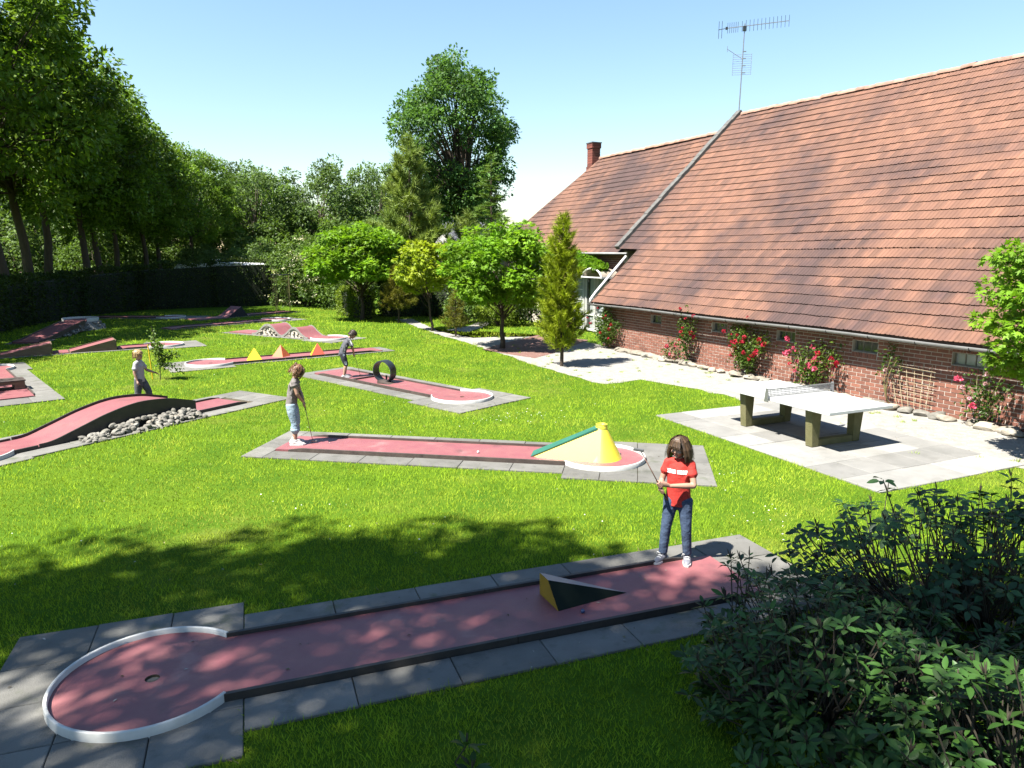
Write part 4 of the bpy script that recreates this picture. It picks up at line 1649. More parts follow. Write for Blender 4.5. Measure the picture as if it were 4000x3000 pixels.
for row in range(39):
    z = row * BH
    s = -15.5 + (BL / 2 if row % 2 else 0)
    while s < -9.75:
        if not (-13.4 < s + BL and s < -10.3 and z < 2.5):
            bricks.append((s, z, BL - 0.016, BH - 0.0165))
        s += BL
lay_bricks(hwall, bricks, 0, 18, -2.1, "wall_bricks")
# glazed front: frame, panes, arched canopy
front = empty("glazed_front", (0, 0, 0))
front.parent = house
fr = MB()
for s in (-13.3, -12.62, -12.42, -11.75, -11.55, -10.9, -10.4):
    fr.bar(barn(s, -2.04, 0.05), barn(s, -2.04, 2.42), 0.075, 0.08)
for z in (2.4, 0.12):
    fr.bar(barn(-13.34, -2.045, z), barn(-10.36, -2.045, z), 0.07, 0.08)
fr.bar(barn(-12.42, -2.045, 0.75), barn(-10.4, -2.045, 0.75), 0.05, 0.06)
fr.build("front_frame", "white_paint", front)
fr = MB()
for z in (0.9, 1.35, 1.8):
    fr.bar(barn(-13.27, -2.055, z), barn(-12.65, -2.055, z), 0.02, 0.025)
fr.build("glazing_bars", "white_paint", front)
for sa, sb, mt in ((-13.26, -12.66, "curtain_glass"), (-12.38, -12.15, "window_glass"), (-12.13, -11.79, "curtain_glass"), (-11.51, -10.94, "curtain_glass"), (-10.86, -10.44, "window_glass")):
    p = MB()
    wall_box(p, sa, sb, 0.16, 2.36, -2.085, -2.07)
    p.build("pane", mt, front)
m = MB()
V, F = [], []
for k in range(13):
    t = PI * k / 12
    for o_ in (-2.08, -1.2):
        V.append(barn(-10.7 - 0.7 * math.cos(t), o_, 2.38 + 0.36 * math.sin(t)))
for k in range(12):
    F.append((2 * k, 2 * k + 1, 2 * k + 3, 2 * k + 2))
m.add(V, F)
sharp_smooth(m.build("canopy_sheet", "canopy", front), 60)
m = MB()
m.tube([barn(-10.7 - 0.71 * math.cos(PI * k / 16), -1.19, 2.38 + 0.37 * math.sin(PI * k / 16)) for k in range(17)], 0.035, 6)
m.bar(barn(-11.43, -2.05, 2.39), barn(-11.43, -1.17, 2.39), 0.05, 0.07)
m.bar(barn(-9.97, -2.05, 2.39), barn(-9.97, -1.17, 2.39), 0.05, 0.07)
m.bar(barn(-11.42, -1.19, 2.40), barn(-9.98, -1.19, 2.40), 0.03, 0.05)
m.build("canopy_frame", "white_paint", front)
m = MB()
m.tube([barn(-15.8, H_EOFF + 0.05, 3.36), barn(-9.0, H_EOFF + 0.05, 3.34)], 0.045, 8)
m.build("gutter", "zinc", house, smooth=True)
# chimney
ch = empty("chimney", (0, 0, 0))
ch.parent = house
cs, co = -19.7, -6.95
mc = MB()
r = random.Random(2)
for row in range(12):
    z = 7.55 + row * 0.13
    wd = 0.5 if 2 < row < 10 else 0.57
    mc.tone = r.random()
    P = [barn(cs + a_ * wd / 2, co + b_ * wd / 2, zz) for zz in (z, z + 0.118) for a_, b_ in ((-1, 1), (1, 1), (1, -1), (-1, -1))]
    mc.add(P, [(0, 3, 2, 1), (4, 5, 6, 7), (0, 1, 5, 4), (1, 2, 6, 5), (2, 3, 7, 6), (3, 0, 4, 7)])
mc.build("chimney_stack", "chimney_brick", ch)
mc = MB()
P = [barn(cs + a_ * 0.31, co + b_ * 0.31, zz) for zz in (7.55 + 12 * 0.13, 7.55 + 12 * 0.13 + 0.05) for a_, b_ in ((-1, 1), (1, 1), (1, -1), (-1, -1))]
mc.add(P, [(0, 3, 2, 1), (4, 5, 6, 7), (0, 1, 5, 4), (1, 2, 6, 5), (2, 3, 7, 6), (3, 0, 4, 7)])
mc.build("chimney_cap", "slate", ch)

# ------------------------------------------------------------------ aerial on its mast
base = Vector(barn(-9.45, -7.55, 8.2)) - Vector((0.15, 0, 0))
ant = empty("television_aerial", base, 0, "tall mast aerial with long comb of rods above the barn roof peak", "aerial")
m = MB()
m.tube([(0, 0, 0), (0.06, 0, 4.25)], [0.026, 0.02], 8)
m.build("mast", "grey_steel", ant)
bd = Vector((BARN_E[0] * 0.35 + 0.93, BARN_E[1] * 0.35, 0.03)).normalized()
bd = Vector((0.965, -0.24, 0.05)).normalized()
c0 = Vector((0.06, 0, 4.15))
m = MB()
m.bar(c0 - bd * 0.75, c0 + bd * 1.68, 0.026)
m.build("boom", "grey_steel", ant)
for q in list(np.linspace(-0.66, -0.26, 6)) + list(np.linspace(-0.1, 1.68, 13)):
    m = MB()
    hl = 0.20 + 0.02 * (q > 0)
    p = c0 + bd * q
    m.tube([p - Vector((0, 0, hl)), p + Vector((0, 0, hl))], 0.0085, 5)
    m.build("rod", "dark_steel", ant)
perp = Vector((-bd.y, bd.x, 0))
m = MB()
for dx in (-1.0, -0.88):
    for s in (-1, 1):
        for zz in (0.32, 0.0):
            pass
    p = c0 + bd * dx
    m.tube([p + Vector((0, 0, -0.33)), p + Vector((0, 0, 0.3))], 0.009, 5)
    m.tube([p + perp * 0.12 + Vector((0, 0, -0.33)), p + perp * 0.12 + Vector((0, 0, 0.3))], 0.009, 5)
m.bar(c0 + bd * -1.02 - Vector((0, 0, .02)), c0 + bd * -0.7, 0.02)
m.build("reflector", "dark_steel", ant)
m = MB()
m.box(c0 + Vector((0, 0, -0.09)), (0.13, 0.1, 0.18))
m.box(c0 + bd * -0.7, (0.08, 0.06, 0.1))
m.build("junction_box", "black_rubber", ant)
m = MB()
gz = 2.25
gx = Vector((0.97, -0.2, 0)).normalized()
for k in range(10):
    z = gz + 0.06 + k * 0.085
    m.tube([Vector((0.03, 0, z)) - gx * 0.36, Vector((0.03, 0, z)) + gx * 0.36], 0.006, 4)
for s in (-1, 1):
    m.tube([Vector((0.03, 0, gz + 0.04)) + gx * 0.36 * s, Vector((0.03, 0, gz + 0.86)) + gx * 0.36 * s], 0.008, 4)
m.build("grid_panel", "grey_steel", ant)
m = MB()
m.tube([Vector((0.05, 0, gz + 0.65)), Vector((-0.62, -0.1, gz + 1.0))], 0.01, 5)
m.tube([Vector((-0.62, -0.1, gz + 0.9)), Vector((-0.62, -0.1, gz + 1.12))], 0.01, 5)
for k in range(4):
    m.box((0.1, -0.05, gz + 0.12 + k * 0.27), (0.12, 0.05, 0.03))
m.build("small_arm", "grey_steel", ant)

# ------------------------------------------------------------------ edging rocks and table
rr = random.Random(31)
k = 0
for s in np.arange(-6.6, 7.2, 0.33):
    if 0.9 < s < 3.6 and rr.random() < 0.15:
        continue
    o = link("edging_rock", rock(200 + k, 1.0, 0.6, rough=0.3, material="pale_stone" if rr.random() < 0.75 else "stone", tone=rr.random(), name="edging_rock"))
    sz = rr.uniform(0.13, 0.24)
    o.location = barn(s + rr.uniform(-.08, .08), 0.33 + rr.uniform(-0.06, 0.1), 0.05)
    o.scale = (sz * rr.uniform(1, 1.4), sz, sz * rr.uniform(0.7, 1.0))
    o.rotation_euler = (rr.uniform(-.2, .2), rr.uniform(-.2, .2), rr.uniform(0, 6.3))
    tag(o, "rough pale edging rock in the row along the barn wall foot", "rock", "edging rocks along the barn wall")
    k += 1

tb = empty("table_tennis_table", (TABLE_C[0], TABLE_C[1], 0.022), TABLE_A, "white concrete table tennis table with grey metal net on pale slabs", "table")
TZ = 0.738
m = MB()
hx, hy, b = 1.525 / 2, 1.37, 0.012
for s in (-1, 1):
    m2 = MB()
    y0, y1 = sorted((s * 0.004, s * hy))
    m2.box((0, (y0 + y1) / 2, TZ - 0.03), (2 * hx, y1 - y0, 0.06))
    o = m2.build("table_top", "table_white", tb)
    bv = o.modifiers.new("bevel", 'BEVEL')
    bv.width = 0.01
    bv.segments = 2
for s in (-1, 1):
    yc = s * 0.82
    for q in (-1, 1):
        m = MB()
        w0, w1 = 0.078, 0.12
        xb, xt = q * 0.50, q * 0.52
        P = [(xb + a_ * w0, yc + b_ * 0.075, 0) for a_, b_ in ((-1, -1), (1, -1), (1, 1), (-1, 1))]
        P += [(xt + a_ * w1, yc + b_ * 0.08, TZ - 0.061) for a_, b_ in ((-1, -1), (1, -1), (1, 1), (-1, 1))]
        m.add(P, [(3, 2, 1, 0), (4, 5, 6, 7), (0, 1, 5, 4), (1, 2, 6, 5), (2, 3, 7, 6), (3, 0, 4, 7)])
        o = m.build("leg", "table_leg", tb)
        bv = o.modifiers.new("bevel", 'BEVEL')
        bv.width = 0.012
        bv.segments = 2
    m = MB()
    m.box((0, yc, 0.06), (0.84, 0.12, 0.115))
    m.build("foot_beam", "table_leg", tb)
netp = empty("table_net", (0, 0, TZ))
netp.parent = tb
m = MB()
for q in range(49):
    xx = -0.80 + q * 1.60 / 48
    m.box((xx, 0, 0.085), (0.011, 0.008, 0.115))
for z in (0.05, 0.085, 0.12):
    m.box((0, 0, z), (1.60, 0.007, 0.012))
m.build("net_grid", "grey_steel", netp)
m = MB()
m.box((0, 0, 0.152), (1.62, 0.014, 0.022))
m.box((0, 0, 0.022), (1.62, 0.014, 0.016))
m.build("net_frame", "zinc", netp)
for s in (-1, 1):
    m = MB()
    m.add([(s * 0.815, y_, z) for z, w_ in ((-0.07, .05), (0.18, .025)) for y_ in (-w_, w_)] + [(s * 0.83, y_, z) for z, w_ in ((-0.07, .05), (0.18, .025)) for y_ in (-w_, w_)],
          [(0, 1, 3, 2), (4, 6, 7, 5), (0, 4, 5, 1), (2, 3, 7, 6), (0, 2, 6, 4), (1, 5, 7, 3)])
    m.build("net_bracket", "grey_steel", netp)
# ------------------------------------------------------------------ plants
def unit(v):
    return v / np.maximum(np.linalg.norm(v, axis=-1, keepdims=True), 1e-9)


def leaves(P, rg, length, width, outward=None, up=0.35, droop=0.25, shape="leaf", jitter=0.3):
    """leaf blades at points P. Returns V, F(tri) and number of faces per leaf."""
    n = len(P)
    d = rg.normal(0, 1, (n, 3))
    if outward is not None:
        d = unit(d) * 0.8 + unit(outward) * 0.9
    d[:, 2] -= droop
    d = unit(d)
    nr = rg.normal(0, 1, (n, 3)) * 0.75
    nr[:, 2] += up * 2.2
    nr = unit(nr - d * np.sum(nr * d, 1, keepdims=True))
    s = np.cross(d, nr)
    L = (length * rg.uniform(1 - jitter, 1 + jitter, n))[:, None]
    W = (width * rg.uniform(1 - jitter, 1 + jitter, n))[:, None]
    if shape == "leaf":
        V = np.stack([P, P + d * L * 0.5 + s * W * 0.5 + nr * L * 0.06, P + d * L, P + d * L * 0.5 - s * W * 0.5 + nr * L * 0.06], 1)
        F = np.array([(0, 1, 2), (0, 2, 3)])
    elif shape == "palm":
        vs = [P]
        for k, (a, l) in enumerate(((-1.9, .55), (-1.5, .3), (-0.95, .95), (-0.5, .42), (0.0, 1.0), (0.5, .42), (0.95, .95), (1.5, .3), (1.9, .55))):
            vs.append(P + (d * math.cos(a) + s * math.sin(a)) * L * l * 0.62 + d * L * 0.3 - nr * L * (0.12 * l))
        V = np.stack(vs, 1)
        F = np.array([(0, 1, 2), (0, 2, 3), (0, 3, 4), (0, 4, 5), (0, 5, 6), (0, 6, 7), (0, 7, 8), (0, 8, 9)])
    elif shape == "needle":
        V = np.stack([P - s * W * 0.5, P + s * W * 0.5, P + d * L], 1)
        F = np.array([(0, 1, 2)])
    k = V.shape[1]
    FF = (F[None] + (np.arange(n) * k)[:, None, None]).reshape(-1, 3)
    return V.reshape(-1, 3), FF, len(F)


def crown_points(rg, clumps, radii, per, squash=0.8, hollow=0.55):
    """points inside clumps, biased to the clump shell"""
    K = len(clumps)
    idx = np.repeat(np.arange(K), per)
    v = unit(rg.normal(0, 1, (len(idx), 3)))
    rr = rg.uniform(hollow ** 3, 1, len(idx)) ** (1 / 3)
    rr *= rg.uniform(0.75, 1.12, len(idx))
    off = v * (rr * radii[idx])[:, None]
    off[:, 2] *= squash
    return clumps[idx] + off, v, idx


def dome_clumps(rg, K, c, R, shell=0.62, zmin=-0.7, shape=None):
    """clump centres spread through an ellipsoid, biased to its outer part"""
    out = []
    while len(out) < K:
        v = unit(rg.normal(0, 1, 3))
        if v[2] < zmin:
            continue
        f = rg.uniform(shell ** 2, 1) ** 0.5
        p = v * f
        if shape is not None and rg.random() > shape(p):
            continue
        out.append(p)
    return np.array(c) + np.array(out) * np.array(R)


def tree_mesh(seed, height, crown_c, crown_R, K, per, leaf, leaf_mat, trunk_r, bark="bark", clump_r=(0.7, 1.3), shape="leaf", trunk_top=0.55,
              lean=(0, 0), zmin=-0.75, squash=0.8, branch_share=0.6, width=0.55, up=0.6, shapefn=None, low=0.35):
    rg = np.random.default_rng(seed)
    clumps = dome_clumps(rg, K, crown_c, crown_R, zmin=zmin, shape=shapefn)
    rad = rg.uniform(clump_r[0], clump_r[1], K)
    P, v, idx = crown_points(rg, clumps, rad, per, squash)
    V, F, nf = leaves(P, rg, leaf, leaf * width, outward=v, shape=shape, up=up)
    ct = rg.normal(0.5, 0.16, K)
    tone = np.clip(ct[idx] + rg.normal(0, 0.16, len(idx)), 0, 1)
    crown = np_mesh("crown", V, F, leaf_mat, np.repeat(tone, nf))
    m = MB()
    r = random.Random(seed)
    top = Vector((crown_c[0] + lean[0], crown_c[1] + lean[1], height * trunk_top + 0.0))
    top.z = max(top.z, crown_c[2] * 0.8)
    path = [Vector((0, 0, -0.1)), Vector((0.02, 0.03, 0.25))]
    for k in range(1, 6):
        f = k / 5
        path.append(Vector((top.x * f + r.uniform(-1, 1) * trunk_r * 0.7, top.y * f + r.uniform(-1, 1) * trunk_r * 0.7, 0.25 + (top.z - 0.25) * f)))
    radii = [trunk_r * 1.35, trunk_r * 1.08] + [trunk_r * (1.0 - 0.55 * k / 5) for k in range(1, 6)]
    m.tube(path, radii, 9)
    for c in clumps:
        if r.random() > branch_share:
            continue
        c = Vector(c)
        f = min(0.97, max(low, (c.z - 0.25 * height * 0.6) / max(top.z, 0.1) * 0.75 * r.uniform(0.75, 1.0)))
        a = path[1].lerp(path[-1], f)
        b = a.lerp(c, 0.5) + Vector((0, 0, (c - a).length * 0.10))
        rr = trunk_r * 0.30 * r.uniform(0.6, 1.1) * (1.1 - 0.5 * f)
        m.tube([a, a.lerp(b, 0.5) + Vector((r.uniform(-.1, .1), r.uniform(-.1, .1), 0)), b, b.lerp(c, 0.55), c], [rr, rr * 0.8, rr * 0.55, rr * 0.38, rr * 0.15], 5)
    return crown, m.mesh("trunk", bark, True)


def tree(name, meshes, loc, label, group=None, rz=0.0, sc=1.0, cat="tree", szz=None):
    o = empty(name, loc, rz, label, cat, group)
    o.scale = (sc, sc, szz or sc)
    link("trunk", meshes[1], o)
    link("crown", meshes[0], o)
    return o


# tall oaks of the row behind the hedge (three individuals re-used turned and scaled)
oak = [tree_mesh(100 + k, 14, (0.3 * k - .3, 0.1, 9.2), (4.3 + .3 * k, 4.4, 4.9), 120, 165, 0.25, "oak_leaf", 0.24, clump_r=(0.45, 1.2), zmin=-0.95, trunk_top=0.62, low=0.66)
       for k in range(3)]
far_oak = [tree_mesh(140 + k, 13, (0, 0, 8.2), (4.4, 4.4, 4.6), 74, 120, 0.30, "oak_leaf_far", 0.27, clump_r=(0.5, 1.15), zmin=-0.6, trunk_top=0.6, bark="bark_pale", low=0.6) for k in range(3)]
low_tree = [tree_mesh(170 + k, 6, (0, 0, 2.9), (2.9, 2.9, 2.9), 50, 110, 0.26, "oak_leaf_far" if k else "elder_leaf", 0.12, clump_r=(0.45, 0.95), zmin=-0.95) for k in range(2)]

row = [(-24.5, 26.0, 1.24), (-23.8, 33.5, 1.22), (-25.2, 37.5, 1.16), (-26.6, 41.5, 1.1), (-26.2, 44.4, 1.03), (-27.0, 47.2, 1.0), (-27.5, 50.2, 0.93), (-27.0, 53.2, 0.9), (-27.4, 56.3, 0.85), (-26.8, 60.5, 0.78), (-27.2, 66.0, 0.72)]
for k, (x, y, s) in enumerate(row):
    nth = ("massive", "second", "third", "fourth", "fifth", "sixth", "seventh", "eighth", "ninth", "tenth", "last")[k]
    lab = "massive oak opening the row behind the hedge, its crown the highest" if k == 0 else \
        f"{nth} oak counted along the hedge row from the massive first one"
    tree("oak_tree", oak[k % 3], (x, y, 0), lab, "oaks in a row behind the hedge", rz=k * 1.9, sc=s * 0.98, szz=s * (1.0 + 0.06 * math.sin(k * 2.3)))
# second rank in the wood and the far tree line
wood = [(-47, 64, 1.05), (-39, 72, 1.0), (-33, 78, 0.95), (-52, 52, 1.1), (-29, 80, 0.86), (-58, 46, 1.1), (-46, 78, 1.1), (-62, 62, 1.1)]
for k, (x, y, s) in enumerate(wood):
    tree("oak_tree", oak[(k + 1) % 3], (x, y, 0), "oak deeper in the wood behind the hedge row", "oaks in the wood behind the row", rz=k * 2.3, sc=s)
farline = [(-25.0, 71, 0.92), (-18.9, 72, 0.98), (-13.9, 75, 0.98), (-9.0, 80, 0.85), (-22, 84, 0.9), (-16.5, 88, 0.92), (-30, 88, 0.95), (-4, 92, 0.8), (2, 100, 0.62), (8, 104, 0.6)]
for k, (x, y, s) in enumerate(farline):
    tree("oak_tree", far_oak[k % 3], (x, y, 0), "pale green oak in the distant tree line beyond the garden", "oaks of the distant tree line", rz=k * 1.3, sc=s)
rr = random.Random(3)
under = [(-33, 58, 1.2), (-31, 66, 1.3), (-25, 73, 1.3), (-35, 74, 1.5), (-22, 78, 1.4), (-18, 80, 1.4), (-41, 66, 1.6), (-37, 38, 1.5), (-39, 46, 1.6), (-37, 54, 1.5), (-36, 62, 1.5), (-33, 69, 1.4), (-46, 40, 1.7), (-44, 50, 1.6), (-28, 71, 1.3), (-35, 33, 1.3), (-42, 58, 1.6), (-31, 44, 0.9), (-30, 52, 0.95), (-32, 60, 1.0), (-28, 64, 0.85), (-24, 66, 0.9), (-20, 64, 0.8), (-21.5, 58, 0.7), (-16, 66, 1.2), (-12, 66, 1.15), (-20, 70, 1.3), (-8, 70, 1.1), (-14, 72, 1.25), (-36, 40, 1.0), (-30, 37, .85), (-41, 45, 1.1), (-33, 33, .8), (-9, 62, .8), (-18.5, 56, .62), (-25, 58, .7)]
for k, (x, y, s) in enumerate(under):
    tree("understorey_bush", low_tree[k % 2], (x, y, 0), "light green understorey bush between the oak trunks behind the hedge", "understorey bushes behind the hedge", rz=k, sc=s, cat="bush")

# foreground oaks that shade the near lane, standing behind and beside the viewpoint
shade = tree_mesh(300, 20, (0, 0, 15.0), (5.0, 4.2, 3.2), 120, 230, 0.22, "oak_leaf", 0.33, clump_r=(0.55, 1.05), zmin=-0.8, trunk_top=0.62)
shade2 = tree_mesh(301, 20, (0, 0, 15.0), (4.2, 3.3, 2.8), 88, 175, 0.22, "oak_leaf", 0.33, clump_r=(0.55, 1.05), zmin=-0.8, trunk_top=0.62)
tree("oak_tree", shade, (-10.2, -0.9, 0), "oak beside the viewpoint whose crown shades the near lane", "oaks by the viewpoint", rz=0.4)
tree("oak_tree", shade2, (-4.1, -1.3, 0), "oak close by the viewpoint whose crown shades the shrubs", "oaks by the viewpoint", rz=0.3)
tree("oak_tree", shade2, (-16.0, -0.6, 0), "oak far to the side of the viewpoint shading the lawn edge", "oaks by the viewpoint", rz=2.1)
tree("oak_tree", far_oak[1], (-18.8, 14.2, 0), "oak outside the picture that shades the box lane", "oaks by the viewpoint", sc=0.72)
tree("oak_tree", far_oak[2], (-22.6, 20.0, 0), "oak outside the picture that shades the jump ramps", "oaks by the viewpoint", sc=0.8, rz=1.0)

# big oak behind the maples
big = tree_mesh(410, 16, (-1.6, 0, 9.8), (3.75, 3.8, 5.3), 200, 190, 0.23, "big_oak_leaf", 0.34, clump_r=(0.5, 1.0), zmin=-0.92, trunk_top=0.55, lean=(0.5, 0), branch_share=0.75, low=0.6)
tree("oak_tree", big, (-2.0, 46.0, 0), "big round crowned dark oak towering behind the spruce and the maples")


# conifers: whorls of branches that carry tufts of needles
def conifer(name, loc, label, H, R, levels, tufts, needle, mat_n, seed, lift=0.0, bare_z=0.4, trunk=0.1, kind="pine", power=1.0, cat="conifer", nt=16, spread=0.7):
    rg = np.random.default_rng(seed)
    r = random.Random(seed)
    m = MB()
    m.tube([(0, 0, -0.05), (0.02, 0, H * 0.5), (0, 0, H)], [trunk, trunk * 0.6, 0.012], 7)
    C, A, S = [], [], []
    for L in range(levels):
        f = L / (levels - 1)
        z0 = bare_z + (H - bare_z) * f
        rad = R * (1 - f) ** power + 0.05
        nb = max(3, int((6 if kind != "column" else 7) * (1 - 0.35 * f)))
        for b in range(nb):
            t = 2 * PI * (b + r.random() * 0.8) / nb + L * 0.7
            z = z0 + r.uniform(-0.5, 0.5) * (H - bare_z) / levels
            ln = rad * (r.uniform(0.7, 1.15) if kind != "column" else r.uniform(0.4, 1.35))
            p0 = np.array([0, 0, max(0.15, z)])
            p1 = np.array([math.cos(t) * ln, math.sin(t) * ln, z + lift * ln + r.uniform(-.08, .08) * ln])
            side = np.array([-math.sin(t), math.cos(t), 0])
            if ln > 0.2:
                m.tube([p0, (p0 + p1) / 2 + np.array([0, 0, -0.05 * ln]), p1], [0.010 + 0.011 * ln, 0.008 + .006 * ln, 0.004], 4, caps=False)
            k = max(2, int(tufts * ln + 0.5))
            for q in range(k):
                g = 1.0 if q == 0 else r.uniform(0.3, 1.0)
                w = r.gauss(0, 1) * 0.30 * ln * (1.1 - g) * (1.6 if kind == "fir" else 1.0)
                c = p0 + (p1 - p0) * g + side * w + np.array([0, 0, r.gauss(0, 0.03) * (1 + ln) - 0.05 * ln * (1 - g)])
                a = unit((p1 - p0) * (0.6 if kind != "fir" else 1.0) + side * w * 1.5 + np.array([0, 0, (0.55 if kind == "pine" else 0.25 if kind == "column" else 0.0) * ln]) + rg.normal(0, 0.18, 3) * ln)
                C.append(c)
                A.append(a)
                S.append(r.gauss(0.5, 0.2))
    C, A, S = np.array(C), np.array(A), np.array(S)
    P = np.repeat(C, nt, 0)
    n = len(P)
    a = np.repeat(A, nt, 0)
    if kind == "fir":      # flat sprays
        up = np.array([0, 0, 1.0])
        sd = unit(np.cross(a, up))
        D = unit(a * rg.uniform(0.2, 1, (n, 1)) + sd * rg.uniform(-1, 1, (n, 1)) + up * rg.normal(0.05, 0.1, (n, 1)))
        P = P + a * rg.uniform(-0.5, 0.6, (n, 1)) * needle
    else:
        D = unit(a + rg.normal(0, spread, (n, 3)))
        P = P + a * rg.uniform(-0.6, 0.3, (n, 1)) * needle
    W = unit(np.cross(D, rg.normal(0, 1, (n, 3)))) * (needle * 0.045) * rg.uniform(0.7, 1.5, (n, 1))
    Ln = needle * rg.uniform(0.65, 1.25, (n, 1))
    V = np.stack([P - W, P + W, P + D * Ln], 1).reshape(-1, 3)
    tone = np.clip(np.repeat(S, nt) + rg.normal(0, 0.15, n), 0, 1)
    o = empty(name, loc, 0, label, cat)
    link("trunk", m.mesh("trunk", "bark"), o)
    link("crown", np_mesh("crown", V, np.arange(3 * n).reshape(n, 3), mat_n, tone), o)
    return o


conifer("pine_tree", (-5.7, 41.0, 0), "tall broad grey green pine beside the big oak", 9.5, 2.9, 24, 9, 0.42, "pine_needle", 501, lift=0.42, bare_z=1.0, trunk=0.2, power=0.75, nt=26)
conifer("pine_tree", (-2.6, 43.0, 0), "smaller grey green pine under the big oak crown", 5.6, 2.6, 14, 8, 0.38, "pine_needle", 502, lift=0.4, bare_z=0.8, trunk=0.15, power=0.8, nt=24)
conifer("fir_tree", (-1.1, 38.5, 0), "slim dark fir with open whorls of branches behind the round maple", 8.2, 1.8, 20, 14, 0.26, "fir_needle", 503, lift=0.10, bare_z=0.8, trunk=0.12, kind="fir", power=0.85, nt=22)
conifer("columnar_conifer", (1.5, 21.3, 0), "yellow green feathery columnar conifer in front of the farmhouse", 4.35, 0.62, 34, 16, 0.2, "cypress_needle", 504, lift=0.75, bare_z=0.5, trunk=0.06, kind="column", power=0.6, nt=22, spread=0.5)
conifer("young_spruce", (-5.55, 34.9, 0), "small olive green spruce standing on the sandy path", 2.8, 0.9, 18, 14, 0.17, "spruce_young", 505, lift=0.3, bare_z=0.7, trunk=0.05, power=0.8, nt=20)
conifer("young_spruce", (-2.3, 29.0, 0), "little thin green conifer between two slim maple trunks", 1.8, 0.55, 14, 16, 0.13, "spruce_young", 506, lift=0.3, bare_z=0.4, trunk=0.04, power=0.8, nt=18)

# round maples on stems
mp1 = tree_mesh(600, 4.6, (0, 0, 3.05), (2.6, 2.4, 1.6), 110, 90, 0.24, "maple_leaf", 0.10, clump_r=(0.35, 0.62), shape="palm", zmin=-0.85, trunk_top=0.5, up=1.1, squash=0.5)
tree("ball_maple", mp1, (-7.7, 36.6, 0), "round bright green maple ball beside the white flowering shrub", "ball maples on stems")
mp2 = tree_mesh(601, 3.6, (-0.25, 0, 2.75), (1.25, 1.2, 1.15), 70, 60, 0.18, "maple_leaf_yellow", 0.055, clump_r=(0.22, 0.4), shape="palm", zmin=-0.85, trunk_top=0.5, up=1.1, squash=0.5)
tree("ball_maple", mp2, (-3.5, 31.1, 0), "small yellow green maple on a thin leaning stem", "ball maples on stems")
mp3 = tree_mesh(602, 4.2, (-0.05, 0, 2.85), (2.0, 1.9, 1.5), 125, 100, 0.175, "maple_leaf", 0.085, clump_r=(0.3, 0.5), shape="palm", zmin=-0.9, trunk_top=0.5, up=1.1, squash=0.5)
tree("ball_maple", mp3, (-0.35, 25.4, 0), "large round green maple with straight stem beside the columnar conifer", "ball maples on stems")
mp4 = tree_mesh(603, 4.0, (0, 0, 2.55), (1.15, 1.2, 1.35), 80, 100, 0.125, "maple_leaf", 0.07, clump_r=(0.22, 0.4), shape="palm", zmin=-0.9, trunk_top=0.5, up=1.1, squash=0.5)
tree("ball_maple", mp4, (8.75, 11.2, 0), "bright green maple in front of the barn eave, cut by the picture edge", "ball maples on stems")


# hedges
def hedge(name, pts, height, width, n, label, leaf_mat="hedge_leaf", leaf=0.13, seed=1, core="dark_core", cat="hedge", tops=None):
    rg = np.random.default_rng(seed)
    pts = [np.array(p, float) for p in pts]
    seg = [np.linalg.norm(pts[i + 1] - pts[i]) for i in range(len(pts) - 1)]
    tot = sum(seg)
    o = empty(name, (pts[0][0], pts[0][1], 0), 0, label, cat)
    m = MB()
    V, N = [], []
    acc = 0
    hs = tops or [height] * len(pts)
    for i in range(len(pts) - 1):
        a, b = pts[i], pts[i + 1]
        t = (b - a) / seg[i]
        nn = np.array([-t[1], t[0]])
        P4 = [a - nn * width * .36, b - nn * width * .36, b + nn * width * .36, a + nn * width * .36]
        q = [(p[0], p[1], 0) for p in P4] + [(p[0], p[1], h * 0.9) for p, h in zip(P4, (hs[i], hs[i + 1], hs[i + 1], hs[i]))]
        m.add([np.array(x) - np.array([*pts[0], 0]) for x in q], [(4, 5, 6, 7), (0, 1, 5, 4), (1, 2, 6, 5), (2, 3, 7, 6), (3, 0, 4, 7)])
        k = int(n * seg[i] / tot)
        f = rg.uniform(-0.02, 1.02, k)
        ends = rg.random(k) < 0.5 * width / seg[i]
        f = np.where(ends, np.where(rg.random(k) < 0.5, -0.1 / seg[i], 1 + 0.1 / seg[i]) + rg.normal(0, 0.04, k) / seg[i], f)
        h = hs[i] + (hs[i + 1] - hs[i]) * f
        which = rg.random(k)
        top = which < 0.25
        side = np.where(rg.random(k) < 0.6, 1, -1)
        bumpy = 0.10 * np.sin(f * seg[i] * 2.1 + i) + 0.06 * np.sin(f * seg[i] * 5.3)
        w = np.where(top, rg.uniform(-.5, .5, k) * width, np.where(ends, rg.uniform(-.5, .5, k) * width, side * (0.5 * width + bumpy + rg.normal(0, 0.05, k))))
        z = np.where(top, h + rg.normal(0.0, 0.06, k) + bumpy, rg.uniform(0.0, 1.0, k) * h)
        xy = a + (b - a) * f[:, None] + nn * w[:, None]
        V.append(np.concatenate([xy, z[:, None]], 1))
        N.append(np.concatenate([nn * np.where(top, 0, side)[:, None], np.where(top, 1.0, 0.2)[:, None]], 1))
    P = np.concatenate(V) - np.array([*pts[0], 0])
    Nn = np.concatenate(N)
    V, F, nf = leaves(P, rg, leaf, leaf * 0.55, outward=Nn, up=0.3)
    tone = np.clip(rg.normal(0.5, 0.25, len(P)), 0, 1)
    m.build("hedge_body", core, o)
    link("foliage", np_mesh("foliage", V, F, leaf_mat, np.repeat(tone, nf)), o)
    return o


